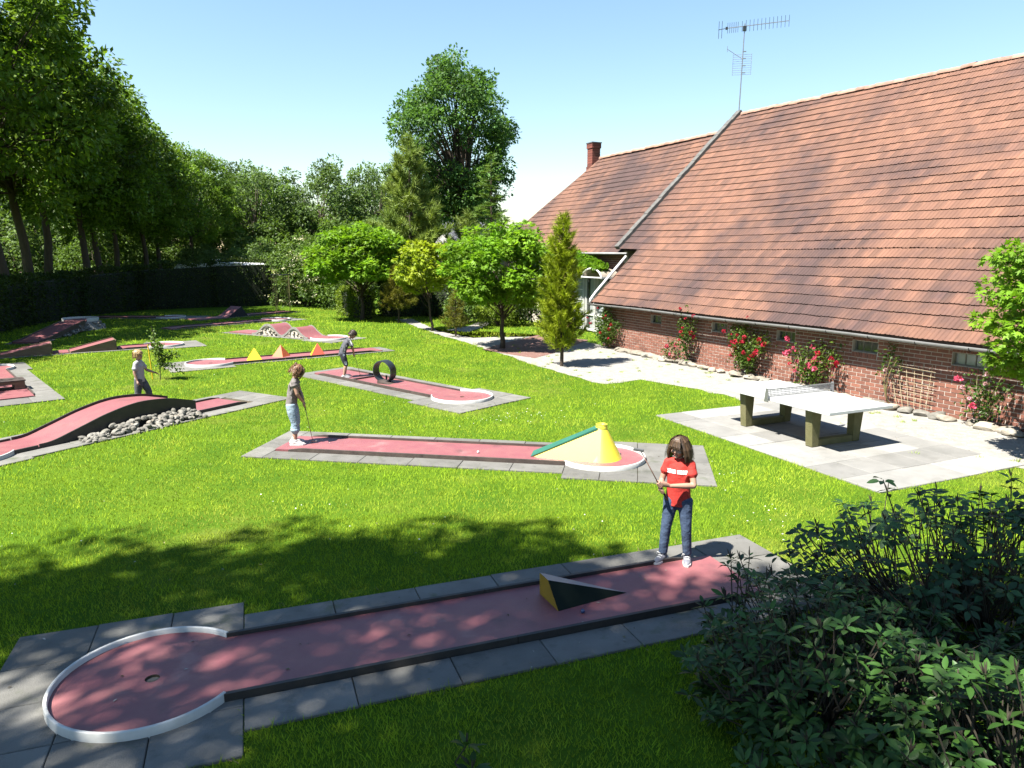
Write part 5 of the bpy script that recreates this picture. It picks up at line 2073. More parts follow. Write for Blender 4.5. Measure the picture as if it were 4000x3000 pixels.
hedge("tall_hedge", [(-19.2, 21.5), (-21.6, 27), (-23.2, 33), (-23.7, 38.5), (-22.6, 43), (-19, 45.6), (-15.5, 47.2), (-12.6, 49.0)], 2.4, 1.3, 42000,
      "tall dark clipped hedge along the far side of the minigolf lawn", tops=[2.0, 2.05, 2.1, 2.25, 2.55, 2.8, 2.95, 3.0], seed=71)
hedge("low_hedge", [(-9.3, 40.2), (-8.1, 37.9), (-7.55, 36.9)], 1.35, 0.9, 5200, "clipped yellow green hedge end under the round maple", "bush_leaf", 0.12, 72)
hedge("back_hedge", [(-7.0, 38.6), (-4.2, 38.9), (-1.4, 37.4)], 1.8, 1.4, 6000, "dark hedge in the shade behind the round maples", "hedge_leaf", 0.14, 73)


def bush(name, loc, label, R, K, per, leaf, leaf_mat, seed, clump=(0.25, 0.5), shape="leaf", cat="shrub", group=None, flowers=None, rz=0.0):
    rg = np.random.default_rng(seed)
    clumps = dome_clumps(rg, K, (0, 0, R[2] * 0.48), (R[0], R[1], R[2] * 0.5), zmin=-0.9, shell=0.4)
    rad = rg.uniform(clump[0], clump[1], K)
    P, v, idx = crown_points(rg, clumps, rad, per)
    P[:, 2] = np.maximum(P[:, 2], 0.02)
    V, F, nf = leaves(P, rg, leaf, leaf * 0.55, outward=v, shape=shape)
    tone = np.clip(rg.normal(0.5, 0.15, K)[idx] + rg.normal(0, 0.17, len(idx)), 0, 1)
    o = empty(name, loc, rz, label, cat, group)
    m = MB()
    for c in clumps[::2]:
        m.tube([(0, 0, 0), tuple(c * np.array([.5, .5, .6])), tuple(c)], [0.02, 0.014, 0.006], 4, caps=False)
    link("stems", m.mesh("stems", "twig"), o)
    link("foliage", np_mesh("foliage", V, F, leaf_mat, np.repeat(tone, nf)), o)
    if flowers:
        fn, fr, fm = flowers
        c = clumps[rg.integers(0, K, fn)]
        v = unit(rg.normal(0, 1, (fn, 3)) + np.array([-0.3, -0.9, 0.7]))
        C = c + v * rg.uniform(clump[1] * 0.8, clump[1] * 1.15, (fn, 1))
        Q = np.repeat(C, 14, 0) + rg.normal(0, 1, (fn * 14, 3)) * np.array([fr, fr, fr * 0.35])
        V, F, nf = leaves(Q, rg, fr * 0.7, fr * 0.6, up=0.9)
        link("blossom", np_mesh("blossom", V, F, fm, np.repeat(rg.random(len(Q)), nf)), o)
    return o


bush("elder_shrub", (-13.0, 45.6, 0), "tall elder shrub covered in cream flower heads by the net basket", (2.5, 1.8, 4.0), 60, 130, 0.2, "elder_leaf", 81, (0.5, 0.9),
     flowers=(90, 0.14, "elder_bloom"))
bush("elder_shrub", (-10.0, 44.0, 0), "dark leafy shrub between elder and round maple", (2.0, 1.6, 3.0), 40, 110, 0.2, "elder_leaf", 82, (0.5, 0.8), flowers=(14, 0.12, "elder_bloom"))
bush("garden_shrub", (-0.6, 33.4, 0), "low spreading yellow green shrub behind the maple stem", (1.3, 0.9, 1.1), 34, 80, 0.12, "bush_leaf", 83, (0.2, 0.38))
bush("garden_shrub", (-2.2, 34.6, 0), "dark green shrub beside the sandy side path", (1.3, 0.9, 1.6), 30, 90, 0.14, "elder_leaf", 84, (0.3, 0.5))
bush("garden_shrub", (1.6, 33.5, 0), "dark dense shrub in the shadow by the farmhouse wall", (1.7, 1.2, 2.3), 36, 110, 0.15, "hedge_leaf", 85, (0.35, 0.6))
bush("garden_shrub", (0.2, 36.6, 0), "tall dark shrub closing the gap behind the maples", (2.2, 1.2, 2.9), 36, 120, 0.17, "hedge_leaf", 86, (0.4, 0.7))
bush("garden_shrub", (-4.6, 40.6, 0), "dark shrub under the pine behind the small spruce", (2.6, 1.2, 2.6), 40, 120, 0.17, "hedge_leaf", 87, (0.4, 0.7))
bush("garden_shrub", (1.4, 29.8, 0), "small yellow tinged plant at the brick path edge", (0.45, 0.4, 0.55), 12, 60, 0.1, "cypress_needle", 88, (0.12, 0.2))

# young fruit tree with its stake
rg = np.random.default_rng(91)
o = empty("young_tree", (-9.5, 18.95, 0), 0, "thin young fruit tree with sparse leaves tied to a stake", "tree")
m = MB()
br = [((0, 0, 0), (0.02, 0, 0.45), (-0.02, 0, 0.85), (-0.12, 0, 1.45)), ((0, 0, .45), (0.22, 0.02, .62), (0.5, 0.05, .72)), ((0, 0, .4), (.2, -.05, .44), (0.62, -.1, .28)),
      ((0, 0, .7), (-.12, .1, .85), (-.2, .1, 1.0)), ((0, 0, .6), (.12, -.15, .85), (.16, -.2, 1.0))]
PP = []
for k, b in enumerate(br):
    m.tube(b, [0.014 if k == 0 else 0.009] * (len(b) - 1) + [0.004], 5)
    b = np.array(b)
    for i in range(len(b) - 1):
        if k == 0 and i == 0:
            continue
        f = rg.random(70)[:, None]
        PP.append(b[i] * (1 - f) + b[i + 1] * f + rg.normal(0, 0.055, (70, 3)))
link("trunk", m.mesh("trunk", "bark"), o)
P = np.concatenate(PP)
V, F, nf = leaves(P, rg, 0.085, 0.05)
link("crown", np_mesh("crown", V, F, "elder_leaf", np.repeat(rg.random(len(P)), nf)), o)
m = MB()
m.tube([(-0.22, 0.03, 0), (-0.27, 0.03, 0.95)], 0.018, 6)
tag(m.build("wooden_stake", "yellow_paint", None, False, (-9.5, 18.95, 0)), "thin yellow stake leaning beside the young fruit tree", "stake")


# climbing roses on the barn wall
def petal_ball(seed, material):
    rg = np.random.default_rng(seed)
    k = 34
    v = unit(rg.normal(0, 1, (k, 3)))
    P = v * 0.35
    V, F, nf = leaves(P, rg, 0.75, 0.75, outward=v, up=0.0, droop=0)
    return np_mesh("bloom", V, F, material, np.repeat(rg.random(k), nf))


BLOOM = {m_: [petal_ball(k, m_) for k in range(3)] for m_ in ("rose_petal", "pink_petal", "pale_petal")}


def rose(label, s0, spread, height, blooms, petal, n_leaf, seed, canes=6, bloom_sz=0.075, leaf_fill=(0.25, 1.0)):
    rg = np.random.default_rng(seed)
    r = random.Random(seed)
    base = Vector(barn(s0, 0.17, 0.0))
    o = empty("climbing_rose", base, 0, label, "rose", "climbing roses on the barn wall")
    PP = []
    ends = []
    for k in range(canes):
        t = -1 + 2 * (k + 0.5) / canes
        hh = height * r.uniform(0.7, 1.0) * (1 - 0.25 * abs(t))
        pts = []
        for j in range(6):
            f = j / 5
            ds = t * spread * (f ** 1.3) + r.uniform(-.05, .05)
            p = Vector(barn(s0 + ds, 0.15 + 0.16 * math.sin(f * PI) + r.uniform(0, .05) - (0.02 if f < .2 else 0), hh * f)) - base
            pts.append(p)
        c = MB()
        c.tube(pts, [0.012, 0.011, 0.01, 0.008, 0.006, 0.003], 5)
        c.build("cane", "cane", o)
        A = np.array([list(p) for p in pts])
        f = rg.uniform(leaf_fill[0], leaf_fill[1], n_leaf // canes) * 4.999
        i = f.astype(int)
        q = A[i] * (1 - (f - i))[:, None] + A[i + 1] * (f - i)[:, None]
        q = q + rg.normal(0, 1, (len(q), 3)) * np.array([0.10, 0.10, 0.11])
        PP.append(q)
        ends += [A[j] for j in (3, 4, 5)]
    P = np.concatenate(PP)
    # keep leaves in front of the wall
    offs = (P[:, 0] + base.x - BARN_MID[0]) * BARN_N[0] + (P[:, 1] + base.y - BARN_MID[1]) * BARN_N[1]
    fix = np.maximum(0.05 - offs, 0)
    P[:, :2] += BARN_N * fix[:, None]
    P[:, 2] = np.maximum(P[:, 2], 0.03)
    V, F, nf = leaves(P, rg, 0.085, 0.052, outward=np.tile(np.array([BARN_N[0], BARN_N[1], 0.3]), (len(P), 1)), up=0.2)
    link("foliage", np_mesh("foliage", V, F, "rose_leaf", np.repeat(np.clip(rg.normal(.5, .25, len(P)), 0, 1), nf)), o)
    for k in range(blooms):
        e = ends[r.randrange(len(ends))]
        pp = petal if not isinstance(petal, tuple) else r.choice(petal)
        b = link("bloom", r.choice(BLOOM[pp]), o)
        q = Vector(e) + Vector((r.gauss(0, .12), r.gauss(0, .12), r.gauss(0, .12)))
        q = q + N3 * r.uniform(0.08, 0.2)
        q.z = max(q.z, 0.12)
        b.location = q
        sz = bloom_sz * r.uniform(0.5, 1.0)
        b.scale = (sz, sz, sz)
        b.rotation_euler = (r.uniform(0, 6), r.uniform(0, 6), 0)


rose("bushy climbing rose with few red blooms at the barn corner", -7.35, 0.85, 1.55, 9, "rose_petal", 1500, 701, 8)
rose("slender red climbing rose reaching above the gutter between two small windows", -3.0, 0.38, 1.95, 9, "rose_petal", 560, 702, 5)
rose("low pale leaved rose with few pink blooms at the wall foot", -3.75, 0.2, 0.75, 3, "pink_petal", 130, 703, 3)
rose("broad red climbing rose with large bloom clusters under the gutter", -0.5, 0.85, 1.75, 24, "rose_petal", 1500, 704, 9, 0.085)
rose("wide pink climbing rose behind the table tennis table", 1.75, 0.85, 1.45, 22, ("pink_petal", "pink_petal", "rose_petal"), 950, 705, 8, 0.09)
rose("nearly bare rose on the bamboo trellis with a leafy tip", 3.75, 0.25, 1.42, 1, "pale_petal", 110, 706, 3, 0.05, (0.8, 1.0))
rose("pink rose with long bare canes under the white curtained window", 5.85, 0.55, 1.45, 7, ("pink_petal", "pale_petal"), 420, 707, 6, 0.085)

trel = empty("trellis", Vector(barn(4.2, 0.1, 0)), 0, "leaning fan trellis of thin bamboo canes on the barn wall", "trellis")
bs_ = Vector(barn(4.2, 0.1, 0))
for k in range(6):
    m = MB()
    a, b = 3.95 + 0.13 * k, 3.6 + 0.2 * k
    m.tube([Vector(barn(a, 0.16, 0.02)) - bs_, Vector(barn(b, 0.08, 1.05)) - bs_], 0.007, 5)
    m.build("cane", "trellis_wood", trel)
for k in range(8):
    m = MB()
    z = 0.2 + k * 0.105
    m.tube([Vector(barn(3.72, 0.13, z)) - bs_, Vector(barn(4.72, 0.13, z - 0.03)) - bs_], 0.006, 5)
    m.build("cane", "trellis_wood", trel)

# vine over the farmhouse front
rg = np.random.default_rng(95)
n = 2600
s = rg.uniform(-14.2, -10.2, n)
top = np.interp(s, [-14.2, -13, -12, -11, -10.2], [3.45, 3.5, 3.35, 3.05, 2.8])
bot = np.interp(s, [-14.2, -13.3, -12.2, -11.5, -10.9, -10.2], [2.7, 2.55, 2.6, 2.55, 2.65, 2.6])
z = bot + (top - bot) * rg.random(n) ** 0.8
off = -1.95 + 0.15 + 0.62 * np.sin((z - bot) / (top - bot + .01) * PI) * rg.random(n) ** 0.7
P = np.array([barn(a, b, c) for a, b, c in zip(s, off, z)])
V, F, nf = leaves(P, rg, 0.15, 0.12, outward=np.tile(np.array([BARN_N[0], BARN_N[1], 0.5]), (n, 1)), up=0.4)
vb = Vector(barn(-12.5, -2.0, 0))
o = empty("wall_vine", vb, 0, "lush green vine hanging under the farmhouse gutter above the glazed front", "vine")
link("foliage", np_mesh("foliage", V - np.array(vb), F, "vine_leaf", np.repeat(rg.random(n), nf)), o)
m = MB()
m.tube([Vector(barn(-13.6, -2.0, 0)) - vb, Vector(barn(-13.7, -1.98, 1.5)) - vb, Vector(barn(-13.4, -1.95, 2.8)) - vb, Vector(barn(-11.5, -1.9, 3.0)) - vb, Vector(barn(-10.5, -1.9, 2.75)) - vb],
       [0.03, 0.028, 0.022, 0.016, 0.008], 6)
m.build("stem", "bark", o)


# ------------------------------------------------------------------ foreground shrubs with large leaves
def broad_leaf(seed, L, W, material, tone, cup=0.12, bend=0.18):
    """one evergreen leaf: raised halves, bent tip, short stalk; base at origin, along +x"""
    secs = [(0.0, 0.05), (0.12, 0.12), (0.32, 0.82), (0.55, 1.0), (0.78, 0.72), (0.92, 0.35), (1.0, 0.02)]
    V, F = [], []
    for f, w in secs:
        z = -bend * L * f * f
        V += [(f * L, -w * W / 2, z + cup * W * w), (f * L, 0, z), (f * L, w * W / 2, z + cup * W * w)]
    for i in range(len(secs) - 1):
        a, b = 3 * i, 3 * i + 3
        F += [(a, b, b + 1, a + 1), (a + 1, b + 1, b + 2, a + 2)]
    m = MB()
    m.tone = tone
    m.add(V, F)
    return m.mesh("leaf", material, True)


def rosette_shrub(name, loc, label, R, tips, leaf_mat, L, W, seed, n_single, per=(6, 10), buds=True, group=None, lift=0.15, holes=0.0):
    rg = np.random.default_rng(seed)
    r = random.Random(seed)
    o = empty(name, loc, 0, label, "shrub", group)
    variants = [broad_leaf(k, 1.0, W / L, leaf_mat, t, cup=c, bend=b) for k, (t, c, b) in enumerate(((0.1, .1, .1), (0.3, .14, .2), (0.5, .1, .15), (0.7, .16, .25), (0.9, .12, .1), (0.6, .1, .3)))]
    base_arrays = []
    for m_ in variants:
        co = np.zeros(len(m_.vertices) * 3, np.float32)
        m_.vertices.foreach_get("co", co)
        base_arrays.append(co.reshape(-1, 3))
    quads = np.array([list(p.vertices) for p in variants[0].polygons])
    st = MB()
    bd = MB()
    recs = []
    roots = [(r.uniform(-.35, .35) * R[0], r.uniform(-.35, .35) * R[1]) for _ in range(9)]
    for k in range(tips):
        v = unit(rg.normal(0, 1, 3))
        v[2] = abs(v[2])
        f = rg.uniform(0.45, 1.0) ** 0.5 if k % 3 else rg.uniform(0.25, 0.8)
        wob = 1 + 0.13 * math.sin(v[0] * 5 + seed) + 0.12 * math.sin(v[1] * 6 + v[2] * 4)
        p = np.array([v[0] * R[0], v[1] * R[1], v[2] * R[2]]) * f * wob
        p[2] = max(p[2], 0.12)
        rt = min(roots, key=lambda q: (q[0] - p[0] * 0.55) ** 2 + (q[1] - p[1] * 0.55) ** 2)
        a = np.array([rt[0], rt[1], 0.0])
        mid = a * 0.45 + p * 0.55 + np.array([r.uniform(-.16, .16), r.uniform(-.16, .16), -0.12 * p[2]])
        st.tube([a, (a + mid) / 2 + np.array([0, 0, 0.06]), mid, p * 0.8 + mid * 0.2, p], [0.011, 0.009, 0.0065, 0.005, 0.004], 4, caps=False)
        ax = unit(v * 0.55 + np.array([0, 0, 1.0]) + rg.normal(0, 0.22, 3))
        nl = r.randint(*per)
        e1 = unit(np.cross(ax, np.array([0.3, 0.9, 0.1])))
        e2 = np.cross(ax, e1)
        for q in range(nl):
            t = 2 * PI * (q + r.uniform(-.25, .25)) / nl
            tilt = r.uniform(-0.15, 0.55) + lift
            d = unit((e1 * math.cos(t) + e2 * math.sin(t)) * math.cos(tilt) + ax * math.sin(tilt))
            nz = unit(ax - d * float(ax @ d) + rg.normal(0, 0.18, 3))
            nz = unit(nz - d * float(nz @ d))
            y = np.cross(nz, d)
            ln = L * r.uniform(0.7, 1.15)
            M = np.eye(4)
            M[:3, 0], M[:3, 1], M[:3, 2] = d, y, nz
            M[:3, :3] *= ln
            M[:3, 3] = p + ax * r.uniform(-0.03, 0.01) + d * 0.012
            recs.append((M, r.randrange(len(variants))))
        if buds and r.random() < 0.35:
            for q in range(r.randint(2, 6)):
                t = r.uniform(0, 6.3)
                e = p + ax * r.uniform(0.05, 0.1) + (e1 * math.cos(t) + e2 * math.sin(t)) * r.uniform(0.005, 0.03)
                bd.tube([p, (p + e) / 2, e], [0.003, 0.006, 0.002], 4)
    link("stems", st.mesh("stems", "twig"), o)
    if bd.v:
        tag(link("buds", bd.mesh("buds", "twig"), o), kind="stuff")
    pos = np.array([m_[0][:3, 3] for m_ in recs]) + np.array(loc)
    d = np.linalg.norm(pos - CAMP, axis=1) - 0.9 * (pos[:, 2])
    inv = np.abs(pos[:, 0] / np.maximum(pos[:, 1], .1)) < 0.74
    order = np.argsort(np.where(inv, d, d + 100))
    single = set(order[:n_single].tolist())
    Vs, Fs, Ts, bse = [], [], [], 0
    tonev = (0.1, 0.3, 0.5, 0.7, 0.9, 0.6)
    for i, (M, k) in enumerate(recs):
        if i in single:
            lf = link("leaf", variants[k], o)
            lf.matrix_local = Matrix(M.tolist())
        else:
            Vs.append(base_arrays[k] @ M[:3, :3].T + M[:3, 3])
            Fs.append(quads + bse)
            bse += len(base_arrays[k])
            Ts += [tonev[k]] * len(quads)
    tag(link("more_leaves", np_mesh("more_leaves", np.concatenate(Vs), np.concatenate(Fs), leaf_mat, Ts, smooth=True), o), kind="stuff")
    return o


rosette_shrub("rhododendron", (2.45, 4.8, 0), "dark rhododendron spreading beside the near lane with upright bud spikes", (1.42, 1.3, 1.0), 500, "rhododendron_leaf", 0.105, 0.036, 801, 290,
              group="evergreen shrubs in the foreground")
rosette_shrub("rhododendron", (3.15, 3.75, 0), "rhododendron with some sunlit leaves in front of the taller shrub", (1.25, 0.9, 1.15), 380, "rhododendron_leaf", 0.115, 0.04, 802, 290,
              group="evergreen shrubs in the foreground")
rosette_shrub("broadleaf_shrub", (4.25, 5.9, 0), "tall dark broad leaved shrub in front of the gravel and slabs", (1.85, 1.15, 1.6), 560, "laurel_leaf", 0.105, 0.05, 803, 290, per=(5, 8), buds=True,
              group="evergreen shrubs in the foreground", lift=-0.1)
rosette_shrub("rhododendron", (-0.35, 3.95, 0), "small rhododendron tip poking up at the lawn edge", (0.22, 0.2, 0.32), 6, "rhododendron_leaf", 0.12, 0.042, 804, 20,
              group="evergreen shrubs in the foreground")

# ------------------------------------------------------------------ things beyond the hedge
fh = empty("far_house", (-5.0, 66.0, 0), 0.9, "distant white gabled house with slate roof between pine and fir", "house")
m = MB()
m.box((0, 0, 2.2), (6.0, 5.0, 4.4))
m.add([(-3, -2.5, 4.4), (-3, 2.5, 4.4), (-3, 0, 6.4)], [(0, 2, 1)])
m.add([(3, -2.5, 4.4), (3, 2.5, 4.4), (3, 0, 6.4)], [(0, 1, 2)])
m.build("wall", "render_white", fh)
m = MB()
for s in (-1, 1):
    m.add([(-3.3, s * 2.8, 4.2), (3.3, s * 2.8, 4.2), (3.3, 0, 6.5), (-3.3, 0, 6.5)], [(0, 1, 2, 3) if s < 0 else (3, 2, 1, 0)])
m.build("roof", "slate", fh)
m = MB()
for xx in (-1.5, 1.5):
    m = MB()
    m.box((xx, -2.52, 2.6), (1.0, 0.06, 1.2))
    m.build("window", "window_glass", fh)
cv = empty("parked_caravan", (-20.4, 51.0, 0), -0.35, "long white caravan roof showing above the hedge top", "caravan")
for k in range(1):
    m = MB()
    prof = [(-3.4, 0.5), (-3.4, 2.3), (-3.0, 2.62), (0, 2.72), (2.6, 2.66), (3.4, 2.3), (3.4, 0.5)]
    n = len(prof)
    m.add([(u, -1.1, z) for u, z in prof] + [(u, 1.1, z) for u, z in prof],
          [tuple(range(n)), tuple(range(2 * n - 1, n - 1, -1))] + [(i, n + i, n + (i + 1) % n, (i + 1) % n) for i in range(n)])
    m.build("body", "white_paint", cv)
    for xx in (-1.8, 0.4, 2.0):
        m = MB()
        m.box((xx, -1.11, 1.7), (1.2, 0.03, 0.6))
        m.build("window", "window_glass", cv)
    for xx in (-0.4, 0.5):
        m = MB()
        m.tube([(xx, -1.12, 0.33), (xx, -0.9, 0.33)], 0.33, 16)
        m.build("wheel", "black_rubber", cv)
    m = MB()
    m.box((-0.6, 0, 2.83), (0.5, 0.5, 0.2))
    m.build("roof_vent", "white_paint", cv)
# ------------------------------------------------------------------ people (local frame: +Y forward, +X the person's right, z up)
def lerp(a, b, f):
    return Vector(a).lerp(Vector(b), f)


def limb(mb, pts, radii, sides=12, flat=1.0, side=None):
    """tapered limb with rounded ends"""
    pts = [Vector(p) for p in pts]
    t0 = (pts[0] - pts[1]).normalized()
    t1 = (pts[-1] - pts[-2]).normalized()
    P = [pts[0] + t0 * radii[0] * 0.8] + pts + [pts[-1] + t1 * radii[-1] * 0.8]
    R = [radii[0] * 0.45] + list(radii) + [radii[-1] * 0.45]
    mb.tube(P, R, sides, True, flat, side)


def grip_hand(mb, wrist, C, d, palm_dir, k=1.0, flip=1):
    """palm, four unequal bent fingers closed round a shaft at C (axis d) and a thumb along the other side"""
    d = Vector(d).normalized()
    p = Vector(palm_dir)
    p = (p - d * p.dot(d)).normalized()
    q = d.cross(p) * flip
    C = Vector(C)
    rad = 0.019 * k
    knuckle = C + p * (rad + 0.006 * k) - q * 0.004
    limb(mb, [wrist, lerp(wrist, knuckle, 0.6), knuckle], [0.021 * k, 0.030 * k, 0.029 * k], 10, 0.62, side=d)
    lens = (0.85, 1.0, 0.95, 0.75)
    for i, off in enumerate((-0.027, -0.009, 0.009, 0.027)):
        pts = []
        for j in range(6):
            a = lens[i] * 3.9 * j / 5
            pts.append(C + d * off * k + (p * math.cos(a) + q * math.sin(a)) * (rad * (1.12 - 0.03 * j)))
        limb(mb, pts, [0.0088 * k, 0.0088 * k, 0.0085 * k, 0.008 * k, 0.0075 * k, 0.007 * k], 7)
    th = [wrist + (knuckle - wrist) * 0.45 + d * 0.024 * k, C + d * 0.036 * k + p * rad * 0.5 - q * rad * 0.9, C + d * 0.044 * k - p * rad * 0.3 - q * rad * 1.0]
    limb(mb, th, [0.012 * k, 0.0105 * k, 0.0085 * k], 7)


def loose_hand(mb, wrist, direction, palm_n, k=1.0):
    d = Vector(direction).normalized()
    nrm = Vector(palm_n)
    nrm = (nrm - d * nrm.dot(d)).normalized()
    s = d.cross(nrm)
    pc = Vector(wrist) + d * 0.055 * k
    limb(mb, [wrist, lerp(wrist, pc, .7), pc], [0.02 * k, 0.03 * k, 0.03 * k], 10, 0.5, side=s)
    for i, (o, L) in enumerate(((-0.024, .052), (-0.008, .06), (0.008, .056), (0.023, .044))):
        a = pc + s * o * k + d * 0.018 * k
        b = a + d * L * 0.55 * k + nrm * 0.012 * k
        c = b + d * L * 0.25 * k + nrm * 0.028 * k
        limb(mb, [a, b, c], [0.009 * k, 0.0085 * k, 0.007 * k], 7)
    a = Vector(wrist) + d * 0.025 * k - s * 0.026 * k
    limb(mb, [a, a + d * 0.03 * k - s * 0.018 * k + nrm * .008, a + d * 0.052 * k - s * 0.018 * k + nrm * 0.02], [0.011 * k, 0.010 * k, 0.008 * k], 7)


def person(label, loc, rotz, J, looks, k=1.0, voxel=0.0065):
    """J: joint positions (metres, local). looks: materials and clothing choices."""
    root = empty("person", loc, rotz, label, "person")
    b = MB()
    hip_r, hip_l = Vector(J['hip_r']), Vector(J['hip_l'])
    sh_r, sh_l = Vector(J['sh_r']), Vector(J['sh_l'])
    pel = (hip_r + hip_l) / 2 + Vector((0, 0, 0.03 * k))
    chest = (sh_r + sh_l) / 2
    waist = lerp(pel, chest, 0.45)
    if 'belly' in J:
        waist = Vector(J['belly'])
    head = Vector(J['head'])
    look = Vector(J['look']).normalized()
    neck0 = chest + Vector((0, 0, 0.012 * k))
    side = (sh_r - sh_l).normalized()
    upv = side.cross(look).normalized()
    if upv.z < 0:
        upv = -upv
    side_h = look.cross(upv).normalized()
    HM = Matrix((side_h, look, upv)).transposed()

    def hp(x, y, z):
        return head + HM @ Vector((x * k, y * k, z * k))
    # torso (under the clothes)
    limb(b, [pel, waist, lerp(waist, chest, 0.55), chest - Vector((0, 0, 0.035 * k))], [0.115 * k, 0.105 * k, 0.118 * k, 0.10 * k], 16, 0.66, side=side)
    limb(b, [sh_l, chest - Vector((0, 0, .0)), sh_r], [0.038 * k, 0.05 * k, 0.038 * k], 12)
    limb(b, [neck0, lerp(neck0, hp(0, -0.02, -0.06), 0.6), hp(0, -0.015, -0.05)], [0.042 * k, 0.037 * k, 0.037 * k], 12)
    # head: skull, jaw, nose, ears
    b.ball(head + HM @ Vector((0, -0.012 * k, 0.025 * k)), (0.073 * k, 0.088 * k, 0.082 * k), 18, 12, HM)
    b.ball(hp(0, 0.018, -0.035), (0.056 * k, 0.062 * k, 0.072 * k), 16, 10, HM)
    b.ball(hp(0, 0.062, -0.088), (0.022 * k, 0.02 * k, 0.017 * k), 10, 7, HM)
    limb(b, [hp(0, 0.074, 0.012), hp(0, 0.088, -0.018), hp(0, 0.086, -0.030)], [0.008 * k, 0.0105 * k, 0.0125 * k], 8)
    for s in (-1, 1):
        b.ball(hp(s * 0.036, 0.062, -0.028), (0.024 * k, 0.02 * k, 0.022 * k), 8, 6, HM)
        b.ball(hp(s * 0.071, -0.006, -0.012), (0.008 * k, 0.019 * k, 0.028 * k), 8, 6, HM)
    # arms
    for sd, sg in (('r', 1), ('l', -1)):
        s_, e_, w_ = Vector(J['sh_' + sd]), Vector(J['el_' + sd]), Vector(J['wr_' + sd])
        limb(b, [s_, lerp(s_, e_, .5), e_], [0.040 * k, 0.037 * k, 0.031 * k])
        limb(b, [e_, lerp(e_, w_, .35), w_], [0.031 * k, 0.032 * k, 0.021 * k])
        hk = J.get('hand_' + sd)
        if hk[0] == 'grip':
            grip_hand(b, w_, hk[1], hk[2], hk[3], k, sg)
        else:
            loose_hand(b, w_, hk[1], hk[2], k)
    # legs
    for sd in 'rl':
        h_, n_, a_ = Vector(J['hip_' + sd]), Vector(J['kn_' + sd]), Vector(J['an_' + sd])
        limb(b, [h_, lerp(h_, n_, .4), n_], [0.078 * k, 0.068 * k, 0.047 * k], 14)
        limb(b, [n_, lerp(n_, a_, .3), a_], [0.046 * k, 0.049 * k, 0.030 * k], 12)
    bm_ = remesh_blob(b, voxel, 3, 0.45)
    bm_.materials.append(MATS["skin"])
    link("body", bm_, root)
    # eyes, brows, mouth
    for s in (-1, 1):
        m = MB()
        m.ball(hp(s * 0.030, 0.0745, 0.004), (0.009 * k, 0.005 * k, 0.005 * k), 10, 6, HM)
        m.build("eye", "eye_dark", root, True)
        m = MB()
        limb(m, [hp(s * 0.016, 0.079, 0.024), hp(s * 0.032, 0.077, 0.029), hp(s * 0.046, 0.068, 0.024)], [0.0015 * k, 0.002 * k, 0.001 * k], 6)
        m.build("eyebrow", looks['hair'], root, True)
    m = MB()
    limb(m, [hp(-0.020, 0.073, -0.057), hp(0, 0.0805, -0.058), hp(0.020, 0.073, -0.057)], [0.004 * k, 0.006 * k, 0.004 * k], 8)
    m.build("mouth", "lip", root, True)
    # shirt
    c = MB()
    hem = looks.get('hem', 0.0) * k
    drop = Vector((0, 0, hem))
    tw = looks.get('loose', 0.014) * k
    c.tube([pel - drop - Vector((0, 0, 0.04 * k)), pel - drop, lerp(pel, waist, .55), waist, lerp(waist, chest, 0.6), chest - Vector((0, 0, 0.03 * k)), chest + Vector((0, 0, 0.05 * k))],
           [0.130 * k + tw, 0.126 * k + tw, 0.118 * k + tw, 0.112 * k + tw, 0.124 * k + tw, 0.108 * k + tw * .6, 0.06 * k], 18, True, 0.68, side)
    limb(c, [sh_l, chest, sh_r], [0.046 * k, 0.062 * k, 0.046 * k], 14)
    sl = looks.get('sleeve', 0.55)
    for sd in 'rl':
        s_, e_ = Vector(J['sh_' + sd]), Vector(J['el_' + sd])
        limb(c, [s_, lerp(s_, e_, sl * .6), lerp(s_, e_, sl)], [0.050 * k, 0.051 * k, 0.052 * k + looks.get('loose', .014) * .5])
    # folds
    rq = random.Random(label)
    for q in range(looks.get('folds', 7)):
        f = rq.random()
        t = rq.uniform(0, 6.3)
        cc = lerp(pel, chest, 0.1 + 0.6 * f)
        rr = 0.118 * k + tw
        p1 = cc + side * math.cos(t) * rr + look * 0 + Vector((0, math.sin(t) * rr * 0.66, 0))
        p2 = p1 + Vector((0, 0, rq.uniform(.06, .12) * k)) + side * rq.uniform(-.05, .05)
        limb(c, [p1, p2], [0.012 * k, 0.008 * k], 6)
    sm = remesh_blob(c, max(0.008, voxel), 4, 0.5)
    sm.materials.append(MATS[looks['shirt']])
    link("shirt", sm, root)
    # trousers
    c = MB()
    limb(c, [pel - Vector((0, 0, .05 * k)), pel, lerp(pel, waist, .5)], [0.118 * k, 0.122 * k, 0.112 * k], 16, 0.74, side=side)
    cut = looks['leg_cut']
    wide = looks.get('wide', 1.0)
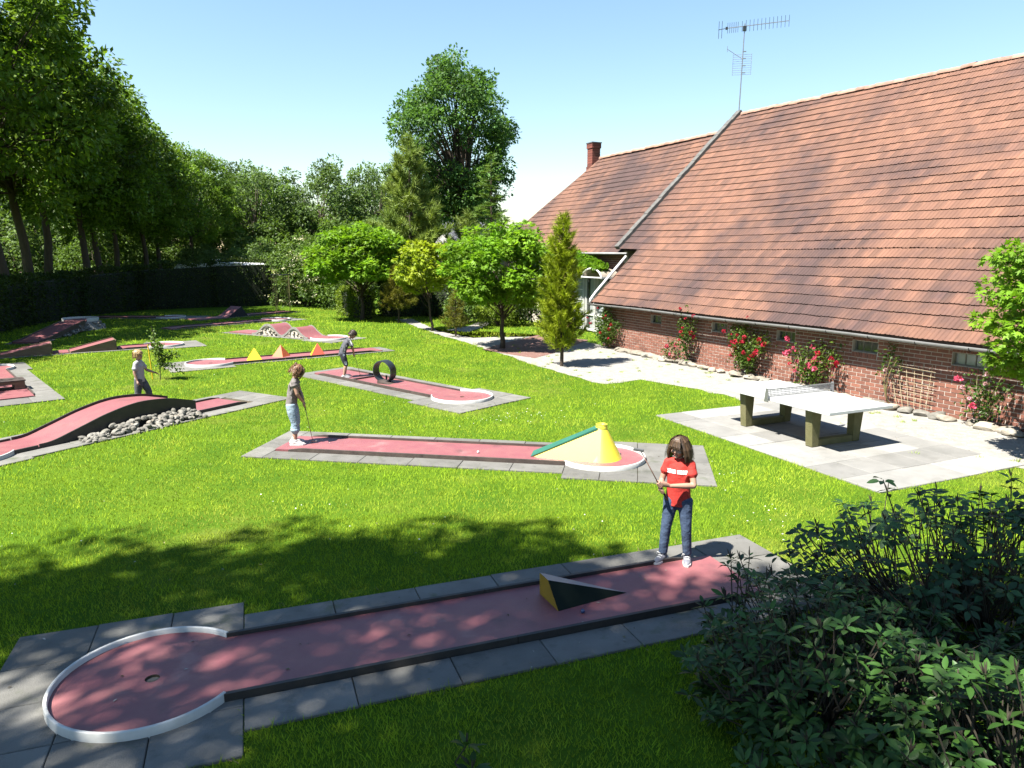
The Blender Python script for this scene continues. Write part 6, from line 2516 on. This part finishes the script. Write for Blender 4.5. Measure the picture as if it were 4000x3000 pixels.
    for sd in 'rl':
        h_, n_, a_ = Vector(J['hip_' + sd]), Vector(J['kn_' + sd]), Vector(J['an_' + sd])
        if cut <= 1.0:
            e_ = lerp(h_, n_, cut)
            limb(c, [h_, lerp(h_, e_, .5), e_], [0.090 * k, 0.083 * k * wide, 0.076 * k * wide], 14)
        else:
            e_ = lerp(n_, a_, cut - 1)
            limb(c, [h_, lerp(h_, n_, .45), n_], [0.088 * k, 0.077 * k * wide, 0.060 * k * wide], 14)
            limb(c, [n_, lerp(n_, e_, .5), e_], [0.060 * k * wide, 0.057 * k * wide, (0.052 if cut > 1.7 else 0.062) * k * wide], 14)
            if looks.get('cuff'):
                limb(c, [lerp(n_, e_, .82), e_], [0.066 * k * wide, 0.066 * k * wide], 14)
            for q in range(4):
                cc = n_ + Vector((0, 0, rq.uniform(-.06, .05) * k))
                rr = 0.055 * k * wide
                t = rq.uniform(0, 6.3)
                limb(c, [cc + Vector((math.cos(t) * rr, math.sin(t) * rr, 0)), cc + Vector((math.cos(t + .9) * rr, math.sin(t + .9) * rr, rq.uniform(-.03, .03)))], [0.010 * k, 0.008 * k], 6)
    pm = remesh_blob(c, max(0.008, voxel), 3, 0.5)
    pm.materials.append(MATS[looks['pants']])
    link("trousers", pm, root)
    # shoes
    for sd in 'rl':
        a_ = Vector(J['an_' + sd])
        f_ = Vector(J['foot_' + sd]).normalized()
        s_ = Vector((f_.y, -f_.x, 0))
        g = Vector((a_.x, a_.y, a_.z - 0.065 * k))
        m = MB()
        limb(m, [g - f_ * 0.045 * k + Vector((0, 0, .035 * k)), g + f_ * 0.03 * k + Vector((0, 0, .034 * k)), g + f_ * 0.10 * k + Vector((0, 0, .026 * k)), g + f_ * 0.145 * k + Vector((0, 0, .02 * k))],
             [0.040 * k, 0.042 * k, 0.043 * k, 0.032 * k], 14, 0.72, side=s_)
        limb(m, [g + Vector((0, 0, .03 * k)), a_ + Vector((0, 0, -0.005 * k))], [0.042 * k, 0.040 * k], 12)
        shm = remesh_blob(m, 0.007, 2, 0.5)
        shm.materials.append(MATS[looks['shoe']])
        sh = link("shoe", shm, root)
        m = MB()
        out = []
        for t, w in ((-0.088, 0.022), (-0.075, 0.036), (0.0, 0.040), (0.08, 0.046), (0.14, 0.040), (0.178, 0.016)):
            out.append((t, w))
        poly = [g + f_ * t * k + s_ * w * k for t, w in out] + [g + f_ * t * k - s_ * w * k for t, w in reversed(out)]
        m.prism([(p.x, p.y) for p in poly], g.z - 0.002, g.z + 0.02 * k)
        m.build("sole", "sole_white", sh)
        if looks.get('laces'):
            m = MB()
            for q in range(3):
                pz = g + f_ * (0.035 + 0.028 * q) * k + Vector((0, 0, (0.078 - 0.012 * q) * k))
                limb(m, [pz - s_ * 0.022 * k, pz + Vector((0, 0, .006)), pz + s_ * 0.022 * k], [0.004, 0.0045, 0.004], 6)
            pz = g + f_ * 0.04 * k + Vector((0, 0, 0.084 * k))
            limb(m, [pz, pz + s_ * 0.05 * k + Vector((0, 0, .004)), pz + s_ * 0.055 * k - Vector((0, 0, .02))], [0.004, 0.004, 0.003], 6)
            m.build("laces", "sole_white", sh)
        if looks.get('socks'):
            m = MB()
            m.tube([a_ + Vector((0, 0, -0.02 * k)), a_ + Vector((0, 0, 0.03 * k))], 0.038 * k, 12)
            m.build("sock", "sole_white", root, True)
    # hair: cap plus hanging strands
    c = MB()
    st = looks['hair_style']
    c.ball(hp(0, -0.022, 0.035), (0.083 * k, 0.094 * k, 0.086 * k), 18, 12, HM)
    if st == 'bob':
        for t in np.linspace(1.0, 2 * PI - 1.0, 22):
            x, y = math.sin(t), math.cos(t)
            L = rq.uniform(0.165, 0.2) * (1.0 if y < 0.2 else 0.95)
            limb(c, [hp(x * 0.062, y * 0.07 - 0.015, 0.06), hp(x * 0.098, y * 0.098 - 0.015, 0.0), hp(x * 0.118, y * 0.108 - 0.015, -0.07), hp(x * 0.122, y * 0.108 - 0.012, -L + 0.03)],
                 [0.02 * k, 0.024 * k, 0.022 * k, 0.012 * k], 7)
        for x in np.linspace(-0.046, 0.046, 9):
            limb(c, [hp(x * 0.4, 0.03, 0.113), hp(x * 0.9, 0.068, 0.085), hp(x, 0.084, 0.055), hp(x * 1.05, 0.086, 0.034)], [0.014 * k, 0.016 * k, 0.013 * k, 0.008 * k], 6)
    elif st == 'curly':
        for q in range(60):
            t = rq.uniform(0.55, 2 * PI - 0.55)
            zz = rq.uniform(-0.11, 0.09)
            x, y = math.sin(t), math.cos(t)
            r_ = 0.086 + 0.008 * (0.05 - zz) * 5
            p = hp(x * r_, y * (r_ + 0.008) - 0.015, zz)
            c.ball(p, 0.021 * k * rq.uniform(.8, 1.1), 8, 6)
        for q in range(10):
            x = rq.uniform(-.06, .06)
            limb(c, [hp(x * 0.5, 0.05, 0.1), hp(x, 0.088, 0.05), hp(x * 1.1, 0.10, -0.02), hp(x * 1.15, 0.105, -0.09)], [0.016 * k, 0.018 * k, 0.015 * k, 0.007 * k], 6)
    else:
        for q in range(46):
            t = rq.uniform(0, 2 * PI)
            x, y = math.sin(t), math.cos(t)
            zb = (0.035 if y > 0.35 else (-0.03 if abs(y) < .5 else -0.075)) + rq.uniform(-.012, .012)
            limb(c, [hp(x * 0.04, y * 0.045 - 0.02, 0.112), hp(x * 0.078, y * 0.09 - 0.018, 0.075), hp(x * 0.084, y * 0.097 - 0.015, zb)], [0.014 * k, 0.016 * k, 0.009 * k], 6)
    strands = []

    def strand(pts):
        strands.append([p + Vector((rq.gauss(0, .0025), rq.gauss(0, .0025), rq.gauss(0, .002))) for p in pts])
    for q in range(looks.get('strands', 420)):
        t = rq.uniform(0, 2 * PI)
        x, y = math.sin(t), math.cos(t)
        if st == 'bob':
            if y > 0.42:
                xx = x * 0.066
                strand([hp(xx * 0.3, 0.02, 0.124), hp(xx * 0.8, 0.075, 0.102), hp(xx, 0.1, 0.05), hp(xx * 1.08, 0.101, rq.uniform(0.018, 0.038))])
            else:
                w = rq.uniform(0.97, 1.16)
                e = rq.uniform(-0.19, -0.13)
                cu = rq.uniform(-0.015, 0.02)
                strand([hp(x * 0.03, y * 0.03 - .02, 0.126), hp(x * 0.09, y * 0.095 - .018, 0.085), hp(x * 0.118 * w, y * 0.12 * w - 0.015, 0.0),
                        hp(x * 0.138 * w, y * 0.128 * w - 0.015, -0.08), hp(x * (0.138 + cu) * w, y * (0.126 + cu) * w - 0.012, e)])
        elif st == 'curly':
            e = rq.uniform(-0.13, 0.02)
            if y > 0.6:
                continue
            ph = rq.uniform(0, 6.3)
            pts = []
            for j in range(7):
                f = j / 6
                zz = 0.12 + (e - 0.12) * f
                rr = 0.03 + 0.085 * math.sin(min(1, f * 1.5) * PI / 2) + 0.012 * math.sin(ph + f * 9)
                tt = t + 0.12 * math.cos(ph + f * 9)
                pts.append(hp(math.sin(tt) * rr, math.cos(tt) * rr * 1.05 - .015, zz))
            strand(pts)
        else:
            zb = (0.03 if y > 0.35 else (-0.035 if abs(y) < .5 else -0.08)) + rq.uniform(-.015, .015)
            ww = rq.uniform(0.98, 1.08)
            strand([hp(x * 0.02, y * 0.02 - .02, 0.124), hp(x * 0.07, y * 0.08 - .02, 0.1), hp(x * 0.094 * ww, y * 0.106 * ww - .017, 0.05), hp(x * 0.095 * ww, y * 0.108 * ww - .015, zb)])
    Vv, Ff, Tt = [], [], []
    for pts in strands:
        b0 = len(Vv)
        for j, p in enumerate(pts):
            tn = (pts[min(j + 1, len(pts) - 1)] - pts[max(j - 1, 0)]).normalized()
            sd_ = tn.cross((p - head).normalized())
            wd = 0.0028 * (1 - 0.75 * (j / (len(pts) - 1)) ** 3)
            Vv += [p - sd_ * wd, p + sd_ * wd]
        tt = rq.random()
        for j in range(len(pts) - 1):
            a_ = b0 + 2 * j
            Ff.append((a_, a_ + 1, a_ + 3, a_ + 2))
            Tt.append(tt)
    if Ff:
        tag(link("hair_strands", np_mesh("hair_strands", np.array([list(v) for v in Vv]), Ff, looks['hair'], Tt), root), kind="stuff")
    hm = remesh_blob(c, 0.0065, 2, 0.4)
    hm.materials.append(MATS[looks['hair']])
    link("hair", hm, root)
    return root, hp


def club(label, a, b, world_m, head_dir):
    """putter: a = grip end, b = head end, local coordinates"""
    M = world_m
    a, b = M @ Vector(a), M @ Vector(b)
    hd = (M.to_3x3() @ Vector(head_dir)).normalized()
    o = empty("golf_putter", a, 0, label, "putter")
    a0 = a
    m = MB()
    m.tube([a - a0, b - a0], [0.0062, 0.0052], 8)
    m.build("shaft", "club_shaft", o, True)
    m = MB()
    e = lerp(a, b, 0.26)
    m.tube([a - a0 - (b - a).normalized() * 0.01, e - a0], [0.0125, 0.0105], 8)
    m.build("grip", "black_rubber", o, True)
    m = MB()
    m.bar(b - a0 - hd * 0.035, b - a0 + hd * 0.075, 0.022, 0.03)
    ob = m.build("head", "club_head", o)
    bv = ob.modifiers.new("bevel", 'BEVEL')
    bv.width = 0.006
    bv.segments = 2


def wm(loc, rz):
    return Matrix.Translation(Vector(loc)) @ Matrix.Rotation(rz, 4, 'Z')


# --- girl in red on the near lane
loc, rz = (1.80, 7.36, TOP), 2.70
cd = (wm((0, 0, 0), rz).inverted().to_3x3() @ Vector((-0.235, -0.05, 0.42))).normalized()
hand_c = Vector((0.115, 0.275, 0.865))
g2 = hand_c + cd * 0.075
J = dict(hip_r=(0.072, 0, 0.70), hip_l=(-0.072, 0, 0.70), kn_r=(0.108, 0.055, 0.385), kn_l=(-0.105, 0.025, 0.385), an_r=(0.13, 0.06, 0.07), an_l=(-0.12, -0.02, 0.07),
         foot_r=(0.25, 1, 0), foot_l=(-0.2, 1, 0), sh_r=(0.118, 0, 1.115), sh_l=(-0.118, 0, 1.115), belly=(0, 0.012, 0.87),
         el_r=(0.178, 0.035, 0.90), el_l=(-0.175, 0.075, 0.895), wr_r=(0.15, 0.215, 0.845), wr_l=(0.045, 0.215, 0.905),
         head=(0.01, 0.03, 1.285), look=(0.24, 0.9, -0.22),
         hand_r=('grip', hand_c, cd, (0.5, -0.8, 0.1)), hand_l=('grip', g2, cd, (-0.75, -0.6, 0.1)))
girl, hp = person("child in a red printed T-shirt and blue jeans holding a putter up before her", loc, rz, J,
                  dict(hair="hair_brown", hair_style='bob', shirt="shirt_red", pants="denim_blue", leg_cut=1.93, wide=0.94, shoe="shoe_silver", laces=True, hem=0.055, sleeve=0.52, loose=0.012, folds=8),
                  k=1.0, voxel=0.006)
club("putter held up with its head raised by the child in red", hand_c - cd * 0.12, hand_c + cd * 0.52, wm(loc, rz), (0.9, 0.2, 0.1))
# white print across the chest: block letters wrapped round the shirt front
m = MB()
rq = random.Random(8)
x = -0.098
for wd in (0.028, 0.022, 0.024, 0.030, -0.012, 0.030, 0.022, 0.022, 0.026):
    if wd < 0:
        x -= wd
        continue
    V = []
    for xx in (x, x + wd - 0.003):
        for zz in (1.008, 1.05):
            yy = 0.0985 * math.sqrt(max(0.02, 1 - (xx / 0.152) ** 2)) + 0.0045
            V.append((xx, yy, zz - 0.02 * (xx > 0.2)))
    m.add([Vector(v) for v in V], [(0, 1, 3, 2)])
    x += wd
print_obj = m.build("chest_print", "print_white", girl)
sw = print_obj.modifiers.new("wrap", 'SHRINKWRAP')
sw.target = [c_ for c_ in girl.children if c_.name.startswith("shirt")][0]
sw.offset = 0.004
sw.wrap_method = 'PROJECT'
sw.use_project_y = True
sw.use_negative_direction = True
sw.use_positive_direction = True

# --- girl in taupe on the cone lane
loc, rz = (-3.83, 12.20, TOP), -1.42
J = dict(hip_r=(0.07, -0.03, 0.72), hip_l=(-0.07, -0.03, 0.72), kn_r=(0.075, 0.03, 0.40), kn_l=(-0.075, 0.02, 0.40), an_r=(0.09, 0.01, 0.07), an_l=(-0.1, -0.03, 0.07),
         foot_r=(0.1, 1, 0), foot_l=(-0.15, 1, 0), sh_r=(0.135, 0.05, 1.135), sh_l=(-0.135, 0.05, 1.135), belly=(0, 0.0, 0.90),
         el_r=(0.165, 0.10, 0.92), el_l=(-0.165, 0.10, 0.92), wr_r=(0.035, 0.175, 0.76), wr_l=(-0.035, 0.17, 0.80),
         head=(0, 0.105, 1.295), look=(0.1, 0.75, -0.66),
         hand_r=('grip', (0.005, 0.19, 0.70), (0, 0.16, -0.9), (0.8, -0.4, 0)), hand_l=('grip', (0.0, 0.18, 0.765), (0, 0.16, -0.9), (-0.8, -0.4, 0)))
p2, _ = person("child in a taupe top and pale cropped jeans bowing over a putter", loc, rz, J,
               dict(hair="hair_auburn", hair_style='curly', shirt="shirt_taupe", pants="denim_pale", leg_cut=1.42, cuff=True, wide=1.22, shoe="shoe_white", socks=True, laces=False, hem=0.03, sleeve=0.3, loose=0.016, folds=9),
               k=1.02, voxel=0.0075)
club("putter lowered to the ground by the child in taupe", (0, 0.17, 0.80), (0, 0.30, 0.035), wm(loc, rz), (0, 1, 0))

# --- boy stooping on the loop lane
loc, rz = (-4.52, 19.05, TOP), -1.25
J = dict(hip_r=(0.07, -0.06, 0.665), hip_l=(-0.07, -0.06, 0.665), kn_r=(0.085, 0.015, 0.36), kn_l=(-0.085, 0.03, 0.36), an_r=(0.10, -0.05, 0.07), an_l=(-0.11, 0.0, 0.07),
         foot_r=(0.15, 1, 0), foot_l=(-0.1, 1, 0), sh_r=(0.13, 0.12, 1.03), sh_l=(-0.13, 0.12, 1.03), belly=(0, 0.0, 0.82),
         el_r=(0.15, 0.21, 0.82), el_l=(-0.14, 0.21, 0.82), wr_r=(0.03, 0.24, 0.645), wr_l=(-0.03, 0.24, 0.69),
         head=(0, 0.245, 1.155), look=(0.05, 0.72, -0.7),
         hand_r=('grip', (0.005, 0.255, 0.585), (0, 0.2, -0.9), (0.8, -0.4, 0)), hand_l=('grip', (0.0, 0.245, 0.65), (0, 0.2, -0.9), (-0.8, -0.4, 0)))
p3, _ = person("child in a slate T-shirt and dark shorts stooping over a putter on the loop lane", loc, rz, J,
               dict(hair="hair_dark", hair_style='short', shirt="shirt_slate", pants="shorts_navy", leg_cut=1.02, wide=1.12, shoe="shoe_grey", laces=False, hem=0.05, sleeve=0.72, loose=0.022, folds=8),
               k=0.98, voxel=0.008)
club("putter lowered to the ground by the stooping child", (0, 0.235, 0.70), (0, 0.40, 0.035), wm(loc, rz), (0, 1, 0))
# stripes on sleeve, shirt flank and shorts of the stooping boy
m = MB()
for s in (1, -1):
    V = [Vector((s * 0.183, 0.115, 1.05)), Vector((s * 0.172, 0.15, 1.055)), Vector((s * 0.20, 0.225, 0.885)), Vector((s * 0.205, 0.185, 0.875))]
    m.add(V, [(0, 1, 2, 3)])
pr = m.build("sleeve_stripe", "print_white", p3)
m = MB()
for s in (1, -1):
    m.add([Vector((s * 0.165, -0.065, 0.66)), Vector((s * 0.165, -0.005, 0.66)), Vector((s * 0.185, 0.05, 0.355)), Vector((s * 0.185, -0.02, 0.355))], [(0, 1, 2, 3)])
ps = m.build("shorts_stripe", "shorts_stripe", p3)
m = MB()
for q, (y0, z0, w, h) in enumerate(((-0.03, .80, .05, .06), (-0.02, .73, .06, .05), (-0.03, .68, .05, .04), (0.03, .84, .04, .05))):
    m.add([Vector((0.175, y0, z0)), Vector((0.175, y0 + w, z0)), Vector((0.175, y0 + w, z0 + h)), Vector((0.175, y0, z0 + h))], [(0, 1, 2, 3)])
pf = m.build("flank_print", "print_white", p3)
for ob, tgt in ((pr, "shirt"), (pf, "shirt"), (ps, "trousers")):
    sw = ob.modifiers.new("wrap", 'SHRINKWRAP')
    sw.target = [c_ for c_ in p3.children if c_.name.startswith(tgt)][0]
    sw.offset = 0.005
    sw.wrap_method = 'NEAREST_SURFACEPOINT'
    sw.wrap_mode = 'ABOVE_SURFACE'

# --- blond boy walking behind the arch lane
loc, rz = (-8.15, 15.35, 0.0), -1.45
J = dict(hip_r=(0.068, 0, 0.655), hip_l=(-0.068, 0, 0.655), kn_r=(0.075, -0.03, 0.36), kn_l=(-0.075, 0.14, 0.375), an_r=(0.08, -0.15, 0.07), an_l=(-0.08, 0.16, 0.07),
         foot_r=(0.0, 1, 0), foot_l=(0.0, 1, 0), sh_r=(0.128, -0.005, 1.02), sh_l=(-0.128, 0.01, 1.02), belly=(0, 0.01, 0.81),
         el_r=(0.175, -0.03, 0.82), el_l=(-0.17, 0.10, 0.83), wr_r=(0.18, 0.02, 0.645), wr_l=(-0.15, 0.255, 0.775),
         head=(0, 0.02, 1.185), look=(0.12, 1.0, -0.06),
         hand_r=('grip', (0.185, 0.035, 0.585), (0, 0.5, -0.85), (0.3, -0.3, 0.7)), hand_l=('loose', (0.02, 0.9, -0.3), (0.6, 0, -0.6)))
p4, _ = person("blond child in a pale grey T-shirt and dark grey trousers walking behind the arch lane", loc, rz, J,
               dict(hair="hair_blond", hair_style='short', shirt="shirt_pale", pants="pants_grey", leg_cut=1.85, wide=1.15, shoe="shoe_grey", laces=False, hem=0.05, sleeve=0.62, loose=0.02, folds=8),
               k=0.97, voxel=0.008)
club("putter hanging from the blond child's hand", (0.18, 0.0, 0.66), (0.19, 0.36, 0.04), wm(loc, rz), (0, 1, 0))
